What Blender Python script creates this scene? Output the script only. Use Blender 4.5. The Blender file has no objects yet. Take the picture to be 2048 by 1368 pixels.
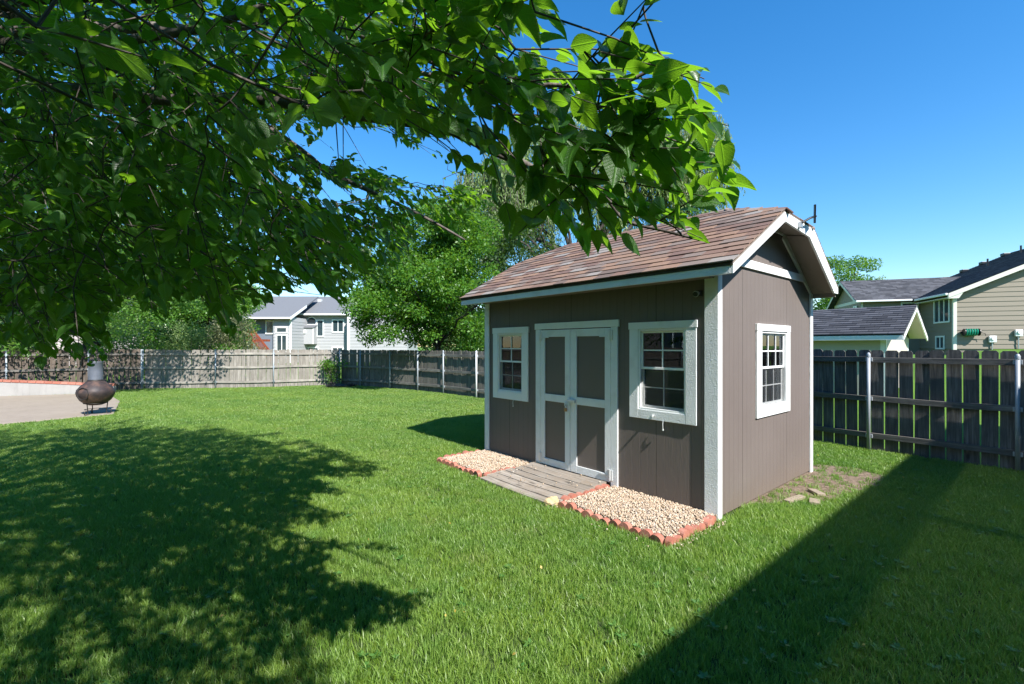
import bpy, bmesh, math, random
import numpy as np
from mathutils import Vector, Matrix, Euler, noise

random.seed(7); rng = np.random.default_rng(7)
scene = bpy.context.scene
COL = scene.collection
R = math.radians

# ------------------------------------------------------------------ camera, sky, sun, exposure
EYE = 1.674
cd = bpy.data.cameras.new('camera'); cam = bpy.data.objects.new('camera', cd); COL.objects.link(cam)
cam.location = (0, 0, EYE); cam.rotation_euler = (R(90), 0, 0)
cd.sensor_width = 36; cd.lens = 16.16; cd.shift_y = 0.0036; cd.clip_start = .05; cd.clip_end = 2000
scene.camera = cam

SUN_H = (0.548, -0.847)                       # horizontal direction towards the sun
SUN_EL = R(44.5)
w = bpy.data.worlds.new('World'); scene.world = w; w.use_nodes = True
nt = w.node_tree; nt.nodes.clear()
sky = nt.nodes.new('ShaderNodeTexSky'); sky.sky_type = 'NISHITA'; sky.sun_disc = False
sky.sun_elevation = SUN_EL; sky.sun_rotation = math.atan2(SUN_H[0], SUN_H[1])
sky.altitude = 0; sky.air_density = 1.25; sky.dust_density = 0.0; sky.ozone_density = 6.0
bg = nt.nodes.new('ShaderNodeBackground'); bg.inputs[1].default_value = 0.12
wo = nt.nodes.new('ShaderNodeOutputWorld')
hs = nt.nodes.new('ShaderNodeHueSaturation'); hs.inputs['Saturation'].default_value = 1.27; hs.inputs['Value'].default_value = .82; nt.links.new(sky.outputs[0], hs.inputs['Color']); nt.links.new(hs.outputs[0], bg.inputs[0]); nt.links.new(bg.outputs[0], wo.inputs[0])
sl = bpy.data.lights.new('sun', 'SUN'); sl.energy = 4.55; sl.angle = R(.53); sl.color = (1, .965, .91)
so = bpy.data.objects.new('sun', sl); COL.objects.link(so)
sv = Vector((SUN_H[0]*math.cos(SUN_EL)/1.009, SUN_H[1]*math.cos(SUN_EL)/1.009, math.sin(SUN_EL)))
so.rotation_euler = sv.to_track_quat('Z', 'Y').to_euler(); so.location = (6, -9, 14)
vs = scene.view_settings
vs.view_transform = 'Standard'; vs.look = 'None'; vs.exposure = 1.22; vs.gamma = 1; vs.use_curve_mapping = False
scene.render.engine = 'CYCLES'
cy = scene.cycles
cy.max_bounces = 8; cy.diffuse_bounces = 4; cy.glossy_bounces = 3; cy.transmission_bounces = 6; cy.transparent_max_bounces = 10
cy.use_denoising = True; cy.caustics_reflective = False; cy.caustics_refractive = False
TRAVEL = np.array([-SUN_H[0], -SUN_H[1]])/1.009*(1/math.tan(SUN_EL))   # shadow shift per metre of height

# ------------------------------------------------------------------ geometry helpers
F = 919.38; CX = 1024.0; CYP = 691.37
def at(px, py, Y): return Vector(((px-CX)/F*Y, Y, EYE-(py-CYP)/F*Y))
def onground(px, py, z=0.0):
    Y = F*(EYE-z)/(py-CYP); return Vector(((px-CX)/F*Y, Y, z))

class MB:
    """collects faces for one mesh object"""
    def __init__(s): s.v = []; s.f = []
    def poly(s, pts):
        n = len(s.v); s.v += [tuple(p) for p in pts]; s.f.append(tuple(range(n, n+len(pts))))
    def box(s, x0, x1, y0, y1, z0, z1):
        if x0 > x1: x0, x1 = x1, x0
        if y0 > y1: y0, y1 = y1, y0
        if z0 > z1: z0, z1 = z1, z0
        n = len(s.v)
        s.v += [(x0,y0,z0),(x1,y0,z0),(x1,y1,z0),(x0,y1,z0),(x0,y0,z1),(x1,y0,z1),(x1,y1,z1),(x0,y1,z1)]
        for q in ((0,3,2,1),(4,5,6,7),(0,1,5,4),(1,2,6,5),(2,3,7,6),(3,0,4,7)): s.f.append(tuple(n+i for i in q))
        return s
    def extrude(s, pts, d):
        """prism: polygon pts (3D) pushed along vector d"""
        n = len(s.v); k = len(pts); d = Vector(d)
        s.v += [tuple(p) for p in pts] + [tuple(Vector(p)+d) for p in pts]
        s.f.append(tuple(n+i for i in range(k))[::-1]); s.f.append(tuple(n+k+i for i in range(k)))
        for i in range(k):
            j = (i+1) % k; s.f.append((n+i, n+j, n+k+j, n+k+i))
        return s
    def tube(s, pts, rad, sides=8, cap=True):
        pts = [Vector(p) for p in pts]
        if not hasattr(rad, '__len__'): rad = [rad]*len(pts)
        n0 = len(s.v); up = None
        for i, p in enumerate(pts):
            t = (pts[min(i+1, len(pts)-1)]-pts[max(i-1, 0)])
            if t.length < 1e-9: t = Vector((0,0,1))
            t.normalize()
            if up is None:
                up = t.orthogonal().normalized()
            else:
                up = (up - t*up.dot(t))
                up = up.normalized() if up.length > 1e-6 else t.orthogonal().normalized()
            b = t.cross(up)
            for k in range(sides):
                a = 2*math.pi*k/sides
                s.v.append(tuple(p + (up*math.cos(a)+b*math.sin(a))*rad[i]))
        for i in range(len(pts)-1):
            for k in range(sides):
                a = n0+i*sides+k; b_ = n0+i*sides+(k+1) % sides
                s.f.append((a, b_, b_+sides, a+sides))
        if cap:
            s.f.append(tuple(n0+k for k in range(sides))[::-1])
            e = n0+(len(pts)-1)*sides
            s.f.append(tuple(e+k for k in range(sides)))
        return s
    def lathe(s, prof, c=(0,0,0), sides=24):
        n0 = len(s.v)
        for r, z in prof:
            for k in range(sides):
                a = 2*math.pi*k/sides; s.v.append((c[0]+r*math.cos(a), c[1]+r*math.sin(a), c[2]+z))
        for i in range(len(prof)-1):
            for k in range(sides):
                a = n0+i*sides+k; b_ = n0+i*sides+(k+1) % sides
                s.f.append((a, b_, b_+sides, a+sides))
        return s
    def mesh(s, name, m=None, smooth=False):
        me = bpy.data.meshes.new(name); me.from_pydata(s.v, [], s.f)
        if m: me.materials.append(m)
        if smooth: me.shade_smooth()
        me.update(); return me
    def build(s, name, m, parent=None, smooth=False, bevel=0, loc=None, rot=None):
        o = bpy.data.objects.new(name, s.mesh(name, m, smooth)); COL.objects.link(o)
        if parent: o.parent = parent
        if loc: o.location = loc
        if rot: o.rotation_euler = rot
        if bevel:
            b = o.modifiers.new('bevel', 'BEVEL'); b.width = bevel; b.segments = 2; b.limit_method = 'ANGLE'
        return o

def tag(o, label=None, cat=None, group=None, kind=None):
    if label: o['label'] = label
    if cat: o['category'] = cat
    if group: o['group'] = group
    if kind: o['kind'] = kind
    return o
def thing(name, label, cat, loc=(0,0,0), rz=0, group=None):
    o = bpy.data.objects.new(name, None); COL.objects.link(o); o.location = loc; o.rotation_euler = (0,0,rz)
    o.empty_display_size = .2
    return tag(o, label, cat, group)
def inst(name, me, parent=None, loc=(0,0,0), rot=(0,0,0), sc=(1,1,1)):
    o = bpy.data.objects.new(name, me); COL.objects.link(o); o.parent = parent
    o.location = loc; o.rotation_euler = rot; o.scale = sc
    return o
def np_mesh(name, V, faces_flat, sizes, m, attr=None, uv=None, smooth=False):
    me = bpy.data.meshes.new(name)
    V = np.asarray(V, np.float32); faces_flat = np.asarray(faces_flat, np.int32); sizes = np.asarray(sizes, np.int32)
    me.vertices.add(len(V)); me.vertices.foreach_set('co', V.ravel())
    me.loops.add(len(faces_flat)); me.loops.foreach_set('vertex_index', faces_flat)
    me.polygons.add(len(sizes))
    st = np.zeros(len(sizes), np.int32); st[1:] = np.cumsum(sizes)[:-1]
    me.polygons.foreach_set('loop_start', st); me.polygons.foreach_set('loop_total', sizes)
    if smooth: me.polygons.foreach_set('use_smooth', np.ones(len(sizes), bool))
    me.update(calc_edges=True)
    if attr is not None:
        a = me.attributes.new('rnd', 'FLOAT', 'POINT'); a.data.foreach_set('value', np.asarray(attr, np.float32))
    if uv is not None:
        l = me.uv_layers.new(name='UVMap'); l.data.foreach_set('uv', np.asarray(uv, np.float32)[faces_flat].ravel())
    me.materials.append(m)
    return me
def stamp(V, Fc, M, name, m, attr=None, uv=None, smooth=False):
    """many transformed copies of one small mesh joined: V (n,3), Fc list of equal-size faces, M (k,3,4)"""
    V = np.asarray(V, float); k = len(M); n = len(V)
    P = np.einsum('kij,nj->kni', M[:, :, :3], V) + M[:, None, :, 3]
    Fa = np.asarray(Fc, np.int64); idx = (Fa[None] + (np.arange(k)*n)[:, None, None]).reshape(-1)
    at_ = None if attr is None else np.repeat(attr, n)
    uv_ = None if uv is None else np.tile(np.asarray(uv), (k, 1))
    return np_mesh(name, P.reshape(-1, 3), idx, np.full(k*len(Fa), Fa.shape[1]), m, at_, uv_, smooth)

def rot_frames(n, dirs=None, up_bias=0.0, spread=1.0):
    """random orthonormal frames: column0 = leaf axis, column2 = leaf normal"""
    if dirs is None: dirs = rng.normal(size=(n,3))
    d = dirs/np.linalg.norm(dirs,axis=1)[:,None]
    nrm = rng.normal(size=(n,3))*spread + np.array([0,0,up_bias])
    nrm -= d*(nrm*d).sum(1)[:,None]; nrm /= np.linalg.norm(nrm,axis=1)[:,None]+1e-9
    b = np.cross(nrm, d)
    return np.stack([d, b, nrm], -1)
# ------------------------------------------------------------------ material helpers
class NT:
    def __init__(s, name):
        s.m = bpy.data.materials.new(name); s.m.use_nodes = True; s.t = s.m.node_tree; s.t.nodes.clear()
        s.out = s.t.nodes.new('ShaderNodeOutputMaterial')
    def n(s, ty, **kw):
        nd = s.t.nodes.new('ShaderNode'+ty)
        for k, v in kw.items():
            if k.startswith('i_'):
                key = k[2:]; key = int(key) if key.isdigit() else key.replace('_', ' ')
                s.set(nd.inputs[key], v)
            else: setattr(nd, k, v)
        return nd
    def set(s, sock, v):
        if isinstance(v, bpy.types.NodeSocket): s.t.links.new(v, sock)
        elif isinstance(v, bpy.types.Node): s.t.links.new(v.outputs[0], sock)
        else:
            if hasattr(sock, 'default_value') and hasattr(sock.default_value, '__len__') and not hasattr(v, '__len__'): v = (v,)*len(sock.default_value)
            if hasattr(v, '__len__') and len(v) == 3 and sock.type == 'RGBA': v = (*v, 1)
            sock.default_value = v
    def math(s, op, a, b=0.0, c=None):
        nd = s.n('Math', operation=op, i_0=a, i_1=b)
        if c is not None: s.set(nd.inputs[2], c)
        return nd.outputs[0]
    def mix(s, fac, a, b, bt='MIX'):
        nd = s.t.nodes.new('ShaderNodeMix'); nd.data_type = 'RGBA'; nd.blend_type = bt
        s.set(nd.inputs[0], fac); s.set(nd.inputs[6], a); s.set(nd.inputs[7], b); return nd.outputs[2]
    def ramp(s, fac, stops, interp='LINEAR'):
        nd = s.t.nodes.new('ShaderNodeValToRGB'); s.set(nd.inputs[0], fac); cr = nd.color_ramp; cr.interpolation = interp
        while len(cr.elements) < len(stops): cr.elements.new(.5)
        for e, (p, c) in zip(cr.elements, stops):
            e.position = p; e.color = (*c, 1) if hasattr(c, '__len__') else (c, c, c, 1)
        return nd.outputs[0]
    def coord(s, kind='Object', scale=(1,1,1), rand=True):
        tc = s.n('TexCoord'); v = tc.outputs[kind]
        if rand:
            oi = s.n('ObjectInfo'); c = s.n('CombineXYZ')
            r = s.math('MULTIPLY', oi.outputs['Random'], 37.0)
            for i in range(3): s.set(c.inputs[i], r)
            v = s.n('VectorMath', operation='ADD', i_0=v, i_1=c.outputs[0]).outputs[0]
        return s.n('VectorMath', operation='MULTIPLY', i_0=v, i_1=scale).outputs[0]
    def noise(s, vec, scale=5, detail=4, rough=.55, dist=0):
        return s.n('TexNoise', i_Vector=vec, i_Scale=scale, i_Detail=detail, i_Roughness=rough, i_Distortion=dist).outputs[0]
    def bump(s, h, strength=.3, dist=.01):
        return s.n('Bump', i_Height=h, i_Strength=strength, i_Distance=dist).outputs[0]
    def principled(s, color, rough=.6, normal=None, metal=0, spec=.5):
        p = s.n('BsdfPrincipled', i_Base_Color=color, i_Roughness=rough, i_Metallic=metal)
        p.inputs['Specular IOR Level'].default_value = spec
        if normal is not None: s.set(p.inputs['Normal'], normal)
        return p
    def finish(s, sh):
        s.set(s.out.inputs[0], sh.outputs[0] if isinstance(sh, bpy.types.Node) else sh); return s.m

def m_paint(name, col, rough=.55, var=.08, dirt=(.25,.2,.15), dirt_amt=.25, bumpy=.15, scale=1.0, grain=True, spec=.4):
    t = NT(name); v = t.coord()
    n1 = t.noise(v, 3*scale, 5); n2 = t.noise(t.coord(scale=(14,14,1.2) if grain else (9,9,9)), 9*scale, 4, .6)
    c = t.mix(t.math('MULTIPLY', n1, var*2), col, tuple(x*.78 for x in col))
    d = t.ramp(t.noise(t.coord(scale=(1,1,.5)), 6*scale, 8, .7), [(.56, 0), (.78, 1)])
    c = t.mix(t.math('MULTIPLY', d, dirt_amt), c, dirt)
    return t.finish(t.principled(c, rough, t.bump(n2, bumpy, .01), spec=spec))
def m_flat(name, col, rough=.5, metal=0, var=.15, spec=.5):
    t = NT(name); v = t.coord(); n = t.noise(v, 12, 5)
    c = t.mix(n, tuple(x*(1-var) for x in col), tuple(min(1, x*(1+var)) for x in col))
    return t.finish(t.principled(c, rough, t.bump(n, .1, .003), metal, spec))
def m_wood(name, dark, mid, light, grey=.5, axis=2, rough=.85, stain=None):
    """weathered boards, grain along the given local axis"""
    t = NT(name)
    sc = [16, 16, 16]; sc[axis] = .9
    v = t.coord(scale=tuple(sc))
    g = t.noise(v, 2.2, 8, .65, .6)
    c = t.ramp(g, [(.28, dark), (.5, mid), (.72, light)])
    oi = t.n('ObjectInfo').outputs['Random']
    c = t.mix(t.math('MULTIPLY', oi, .55), c, tuple(x*.5 for x in mid))
    big = t.noise(t.coord(scale=(1.5,1.5,.8)), 2.5, 5, .6)
    c = t.mix(t.ramp(big, [(.4, 0), (.72, .75)]), c, stain or tuple(x*.45 for x in mid))
    # knots
    vo = t.n('TexVoronoi', i_Vector=t.coord(scale=(5, 5, 1.6) if axis == 2 else (1.6, 5, 5)), i_Scale=1.0)
    k = t.ramp(vo.outputs['Distance'], [(.05, 1), (.13, 0)])
    c = t.mix(t.math('MULTIPLY', k, .75), c, tuple(x*.3 for x in dark))
    return t.finish(t.principled(c, rough, t.bump(g, .5, .006), spec=.2))
def m_leaf(name, c1, c2, trans, tfac=.42, rough=.42, veins=False, spec=.5, patch=.0):
    t = NT(name)
    a = t.n('Attribute', attribute_name='rnd').outputs['Fac']; oi = t.n('ObjectInfo').outputs['Random']
    r = t.math('FRACT', t.math('ADD', a, oi))
    c = t.mix(r, c1, c2); tr = t.mix(r, trans, tuple(x*.72 for x in trans))
    nrm = None
    if veins:
        uv = t.n('TexCoord').outputs['UV']; sx = t.n('SeparateXYZ', i_0=uv)
        x, y = sx.outputs[0], t.math('ABSOLUTE', t.math('SUBTRACT', sx.outputs[1], .5))
        rib = t.ramp(y, [(.0, 1), (.035, 0)])
        ph = t.math('SUBTRACT', t.math('MULTIPLY', x, 9.0), t.math('MULTIPLY', y, 9.0))
        vn = t.ramp(t.math('ABSOLUTE', t.math('SUBTRACT', t.math('FRACT', ph), .5)), [(0, 1), (.09, 0)])
        lines = t.math('MAXIMUM', rib, t.math('MULTIPLY', vn, .6))
        c = t.mix(t.math('MULTIPLY', lines, .5), c, tuple(min(1, x*2.4+.02) for x in c2))
        tr = t.mix(t.math('MULTIPLY', lines, .4), tr, tuple(x*1.25 for x in trans))
        bl = t.noise(t.coord(scale=(30,30,30)), 1.2, 4)
        nrm = t.bump(t.math('ADD', t.math('MULTIPLY', lines, -1), bl), .6, .003)
    p = t.principled(c, rough, nrm, spec=spec)
    tl = t.n('BsdfTranslucent', i_Color=tr)
    if nrm is not None: t.set(tl.inputs['Normal'], nrm)
    mx = t.n('MixShader', i_0=tfac, i_1=p.outputs[0], i_2=tl.outputs[0])
    return t.finish(mx)
def m_shingle(name, cols, course=.14, tab=.25, axis_u=0, axis_s=1):
    t = NT(name); v = t.coord(rand=False)
    sx = t.n('SeparateXYZ', i_0=v); u, s_ = sx.outputs[axis_u], sx.outputs[axis_s]
    row = t.math('FLOOR', t.math('DIVIDE', s_, course)); fr = t.math('FRACT', t.math('DIVIDE', s_, course))
    uu = t.math('ADD', t.math('DIVIDE', u, tab), t.math('MULTIPLY', row, .37))
    cell = t.n('CombineXYZ', i_0=t.math('FLOOR', uu), i_1=row)
    wn = t.n('TexWhiteNoise', noise_dimensions='3D', i_Vector=cell.outputs[0]).outputs[0]
    c = t.ramp(wn, [(i/(len(cols)-1), k) for i, k in enumerate(cols)])
    g = t.noise(v, 160, 2); c = t.mix(t.math('MULTIPLY', g, .5), c, tuple(x*.5 for x in cols[0]))
    return t, c, fr

# paints and surfaces
TRIM = m_paint('trim_white_paint', (.78,.79,.78), .5, .05, (.45,.42,.36), .25, .35, 1.0)
def m_coarse():
    t = NT('coarse_white_paint'); v = t.coord(rand=False)
    vo = t.n('TexVoronoi', i_Vector=v, i_Scale=115.0); vo.feature = 'SMOOTH_F1'
    n1 = t.noise(v, 70, 3, .6, .4); h = t.math('ADD', t.math('MULTIPLY', vo.outputs['Distance'], -.6), n1)
    c = t.mix(t.ramp(t.noise(v, 5, 6), [(.5,0),(.8,.5)]), (.74,.76,.77), (.5,.5,.48))
    return t.finish(t.principled(c, .45, t.bump(h, .6, .008), spec=.5))
TRIMC = m_coarse()
def m_t111():
    t = NT('taupe_siding'); tc = t.n('TexCoord').outputs['Object']; sx = t.n('SeparateXYZ', i_0=tc)
    s_ = t.math('ADD', sx.outputs[0], sx.outputs[1])
    fr = t.math('FRACT', t.math('DIVIDE', s_, .1016))
    gr = t.ramp(t.math('ABSOLUTE', t.math('SUBTRACT', fr, .5)), [(0, 0), (.035, 1)])
    wn = t.noise(t.n('VectorMath', operation='MULTIPLY', i_0=tc, i_1=(30,30,1.5)).outputs[0], 3, 6, .65)
    h = t.math('ADD', t.math('MULTIPLY', gr, 1.0), t.math('MULTIPLY', wn, .8))
    big = t.noise(tc, 1.3, 6)
    c = t.mix(big, (.128,.104,.093), (.172,.143,.13))
    c = t.mix(t.math('MULTIPLY', t.math('SUBTRACT', 1, gr), .42), c, (.045,.037,.033))
    jt = t.ramp(t.math('ABSOLUTE', t.math('SUBTRACT', t.math('FRACT', t.math('ADD', t.math('DIVIDE', s_, 1.2192), .04)), .5)), [(0,1),(.0035,1),(.006,0)]); c = t.mix(t.math('MULTIPLY', jt, .4), c, (.02,.017,.015))
    sp = t.ramp(t.noise(tc, 23, 5, .7), [(.62,0),(.7,1)]); c = t.mix(t.math('MULTIPLY', t.math('MULTIPLY', sp, t.ramp(sx.outputs[2], [(0,1),(.55,0)])), .55), c, (.3,.24,.18))
    low = t.ramp(t.math('ADD', sx.outputs[2], t.math('MULTIPLY', t.noise(tc, 7, 5), .3)), [(.12, 1), (.42, 0)])
    c = t.mix(t.math('MULTIPLY', low, .3), c, (.16,.11,.075))
    return t.finish(t.principled(c, .62, t.bump(h, .55, .006), spec=.3))
SIDING = m_t111()
PANEL = m_paint('door_panel_brown', (.15,.122,.106), .6, .1, (.1,.08,.06), .2, .3)
SOFFIT = m_paint('soffit_board', (.24,.2,.17), .8, .15, (.06,.05,.04), .5, .3)
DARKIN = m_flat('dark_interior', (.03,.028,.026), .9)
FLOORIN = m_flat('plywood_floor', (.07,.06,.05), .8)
CURTAIN = m_flat('curtain_cloth', (.16,.17,.2), .9)
BLACKP = m_flat('black_plastic', (.015,.015,.017), .35)
METAL = m_flat('galvanised_steel', (.45,.47,.49), .42, .75, .2)
METALW = m_flat('painted_hinge', (.68,.7,.7), .4, .3)
BRASS = m_flat('padlock_brass', (.5,.28,.14), .4, .8)
def m_glass():
    t = NT('window_glass')
    g = t.n('BsdfGlossy', i_Color=(.9,.95,1,1), i_Roughness=.015)
    nb = t.bump(t.noise(t.coord(rand=True), 1.7, 2), .03, .02); t.set(g.inputs['Normal'], nb)
    tr = t.n('BsdfTransparent', i_Color=(.62,.66,.68,1))
    fr = t.n('Fresnel', i_IOR=1.5)
    f2 = t.math('ADD', t.math('MULTIPLY', fr.outputs[0], 1.15), .01)
    return t.finish(t.n('MixShader', i_0=f2, i_1=tr.outputs[0], i_2=g.outputs[0]))
GLASS = m_glass()
def m_screen():
    t = NT('insect_screen')
    d = t.n('BsdfDiffuse', i_Color=(.06,.065,.07,1)); tr = t.n('BsdfTransparent')
    return t.finish(t.n('MixShader', i_0=.22, i_1=tr.outputs[0], i_2=d.outputs[0]))
SCREEN = m_screen()
def m_roofpiece():
    t = NT('asphalt_shingle_tabs'); oi = t.n('ObjectInfo').outputs['Random']
    c = t.ramp(oi, [(0,(.2,.115,.085)),(.2,(.26,.165,.12)),(.38,(.17,.1,.082)),(.52,(.3,.18,.12)),(.66,(.22,.17,.145)),(.82,(.31,.285,.26)),(.9,(.14,.1,.085))], 'CONSTANT')
    v = t.coord(); g = t.noise(v, 220, 2, .7); b = t.noise(v, 9, 4)
    c = t.mix(t.math('MULTIPLY', g, .55), c, (.07,.05,.045)); c = t.mix(t.math('MULTIPLY', b, .22), c, (.3,.24,.21))
    return t.finish(t.principled(c, .95, t.bump(g, .5, .003), spec=.15))
SHINGLE = m_roofpiece()
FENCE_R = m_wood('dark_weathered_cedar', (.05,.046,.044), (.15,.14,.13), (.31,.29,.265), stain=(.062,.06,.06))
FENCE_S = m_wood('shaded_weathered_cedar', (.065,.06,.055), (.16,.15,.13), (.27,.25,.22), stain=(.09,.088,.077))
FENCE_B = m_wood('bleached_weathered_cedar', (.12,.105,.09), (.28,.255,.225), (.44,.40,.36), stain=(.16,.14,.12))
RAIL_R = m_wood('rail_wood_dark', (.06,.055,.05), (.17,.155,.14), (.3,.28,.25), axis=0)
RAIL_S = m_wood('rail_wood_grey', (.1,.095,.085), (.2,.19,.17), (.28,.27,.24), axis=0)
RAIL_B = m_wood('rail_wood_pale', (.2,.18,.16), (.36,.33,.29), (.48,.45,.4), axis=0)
DECKW = m_wood('weathered_deck_plank', (.13,.11,.09), (.32,.28,.24), (.48,.43,.37), axis=0, stain=(.22,.17,.125))
POST_M = m_flat('galvanised_post', (.30,.33,.36), .5, .2, .2)
POST_W = m_flat('white_post', (.72,.73,.73), .5, 0, .1)

# leaves, bark, grass
LEAF = m_leaf('near_tree_leaf', (.015,.058,.010), (.042,.115,.014), (.30,.62,.025), .44, .34, True, .5)
LEAF_YARD = m_leaf('yard_tree_leaf', (.045,.13,.02), (.11,.23,.035), (.36,.62,.07), .42, .45)
LEAF_BRIGHT = m_leaf('bright_tree_leaf', (.038,.13,.012), (.10,.225,.02), (.28,.52,.03), .38, .45)
LEAF_DARK = m_leaf('dark_tree_leaf', (.02,.055,.014), (.045,.09,.02), (.16,.3,.03), .35, .5)
LEAF_WILLOW = m_leaf('willow_leaf', (.13,.22,.06), (.24,.32,.12), (.36,.5,.1), .35, .5)
LEAF_SHRUB = m_leaf('shrub_leaf', (.13,.22,.06), (.25,.34,.12), (.4,.55,.12), .38, .55)
BARK = m_wood('bark', (.035,.03,.027), (.085,.072,.065), (.17,.15,.14), rough=.95)
BARKP = m_wood('pale_bark', (.06,.05,.045), (.13,.11,.1), (.26,.23,.21), rough=.9)

def m_grass():
    t = NT('grass_blade'); g = t.n('NewGeometry').outputs['Position']
    a = t.n('Attribute', attribute_name='rnd').outputs['Fac']; oi = t.n('ObjectInfo').outputs['Random']
    r = t.math('FRACT', t.math('ADD', a, oi))
    n1 = t.noise(g, .55, 4, .6); n2 = t.noise(g, 3.2, 4, .6)
    c = t.mix(t.ramp(n1, [(.38,0),(.62,1)]), (.105,.185,.017), (.215,.29,.03))
    c = t.mix(t.ramp(n2, [(.45,0),(.75,.75)]), c, (.04,.15,.03))
    c = t.mix(t.math('MULTIPLY', t.math('POWER', r, 2.2), .95), c, (.30,.45,.13)); c = t.mix(t.math('MULTIPLY', t.ramp(a, [(0,1),(.4,0)]), .6), c, (.03,.085,.012))
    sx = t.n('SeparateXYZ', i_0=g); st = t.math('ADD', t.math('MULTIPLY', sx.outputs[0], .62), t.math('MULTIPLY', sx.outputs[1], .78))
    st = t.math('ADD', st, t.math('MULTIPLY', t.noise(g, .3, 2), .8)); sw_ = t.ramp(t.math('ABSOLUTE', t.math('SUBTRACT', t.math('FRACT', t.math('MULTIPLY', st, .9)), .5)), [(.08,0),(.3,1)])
    c = t.mix(t.math('MULTIPLY', sw_, .22), c, (.25,.36,.08))  # mowing stripes: the sheen of leaning blades painted in as paler bands
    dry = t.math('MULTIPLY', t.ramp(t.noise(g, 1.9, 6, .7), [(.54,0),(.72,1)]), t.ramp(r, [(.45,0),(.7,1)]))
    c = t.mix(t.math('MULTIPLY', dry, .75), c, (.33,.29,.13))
    tr = t.mix(n1, (.18,.48,.04), (.34,.58,.07))
    p = t.principled(c, .42, None, spec=.5); tl = t.n('BsdfTranslucent', i_Color=tr)
    return t.finish(t.n('MixShader', i_0=.36, i_1=p.outputs[0], i_2=tl.outputs[0]))
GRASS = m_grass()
def m_soil():
    t = NT('lawn_soil'); g = t.n('NewGeometry').outputs['Position']
    n1 = t.noise(g, 1.1, 6, .6); n2 = t.noise(g, 45, 4, .6)
    c = t.mix(n1, (.025,.07,.012), (.05,.09,.02)); c = t.mix(t.math('MULTIPLY', n2, .6), c, (.075,.058,.035))
    return t.finish(t.principled(c, .95, t.bump(n2, .6, .02), spec=.1))
SOIL = m_soil()
def m_turf():
    t = NT('distant_turf'); g = t.n('NewGeometry').outputs['Position']
    n1 = t.noise(g, .8, 6, .6); n2 = t.noise(g, 30, 4, .7)
    c = t.mix(n1, (.09,.2,.025), (.15,.26,.04)); c = t.mix(t.math('MULTIPLY', n2, .5), c, (.04,.09,.015))
    return t.finish(t.principled(c, .9, t.bump(n2, .8, .03), spec=.1))
TURF = m_turf()
def m_dirt():
    t = NT('bare_dirt'); g = t.n('NewGeometry').outputs['Position']
    n2 = t.noise(g, 18, 8, .7); c = t.ramp(n2, [(.3,(.09,.065,.045)),(.55,(.22,.165,.12)),(.75,(.33,.26,.2))])
    return t.finish(t.principled(c, .95, t.bump(n2, 1, .03), spec=.1))
DIRT = m_dirt()
def m_concrete(name, a, b, sc=1):
    t = NT(name); v = t.coord(rand=False); n1 = t.noise(v, 1.2*sc, 8, .65); n2 = t.noise(v, 60, 4, .7)
    c = t.mix(n1, a, b); c = t.mix(t.math('MULTIPLY', n2, .3), c, tuple(x*.6 for x in a))
    st = t.ramp(t.noise(t.n('VectorMath', operation='MULTIPLY', i_0=v, i_1=(3,3,.4)).outputs[0], 2.2, 6, .7), [(.5,0),(.75,1)])
    c = t.mix(t.math('MULTIPLY', st, .4), c, tuple(x*.5 for x in a))
    return t.finish(t.principled(c, .9, t.bump(n2, .25, .004), spec=.2))
CONC = m_concrete('patio_concrete', (.24,.195,.155), (.36,.305,.25))
CONCW = m_concrete('retaining_wall_concrete', (.26,.25,.235), (.42,.4,.38), 2)
def m_brick():
    t = NT('red_edging_brick'); oi = t.n('ObjectInfo').outputs['Random']; v = t.coord()
    n = t.noise(v, 14, 6, .65); c = t.mix(oi, (.32,.115,.08), (.42,.17,.125)); c = t.mix(t.ramp(n, [(.5,0),(.8,.6)]), c, (.48,.33,.27))
    c = t.mix(t.ramp(t.noise(v, 8, 3), [(.6,0),(.75,.5)]), c, (.13,.06,.045))
    return t.finish(t.principled(c, .9, t.bump(n, .5, .006), spec=.2))
BRICK = m_brick()
def m_stone():
    t = NT('tan_gravel'); a = t.n('Attribute', attribute_name='rnd').outputs['Fac']
    c = t.ramp(a, [(0,(.36,.25,.16)),(.2,(.52,.4,.28)),(.45,(.62,.5,.38)),(.65,(.68,.6,.5)),(.8,(.5,.36,.25)),(.92,(.27,.22,.19)),(1,(.66,.63,.58))])
    n = t.noise(t.n('NewGeometry').outputs['Position'], 70, 4); c = t.mix(t.math('MULTIPLY', n, .5), c, (.34,.25,.17))
    c = t.mix(.18, c, (.2,.15,.11))
    return t.finish(t.principled(c, .8, t.bump(n, .4, .004), spec=.25))
STONE = m_stone()

# ------------------------------------------------------------------ shed frame of reference (u left along the front, v back, z up)
A = 0.86716
FD = Vector((-math.cos(A), math.sin(A), 0)); SD = Vector((math.sin(A), math.cos(A), 0)); C0 = Vector((1.96817, 4.4129, 0))
SHED_RZ = math.atan2(-FD.y, -FD.x)
def uv(u, v, z=0.0): return C0 + FD*u + SD*v + Vector((0,0,z))
def to_uv(x, y):
    q = Vector((x, y, 0))-C0; return q.dot(FD), q.dot(SD)
def L(u, v, z): return (-u, v, z)                 # shed-local coordinates
class SB(MB):                                      # boxes given in shed coordinates
    def b(s, u0, u1, v0, v1, z0, z1): return s.box(-u0, -u1, v0, v1, z0, z1)

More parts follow.
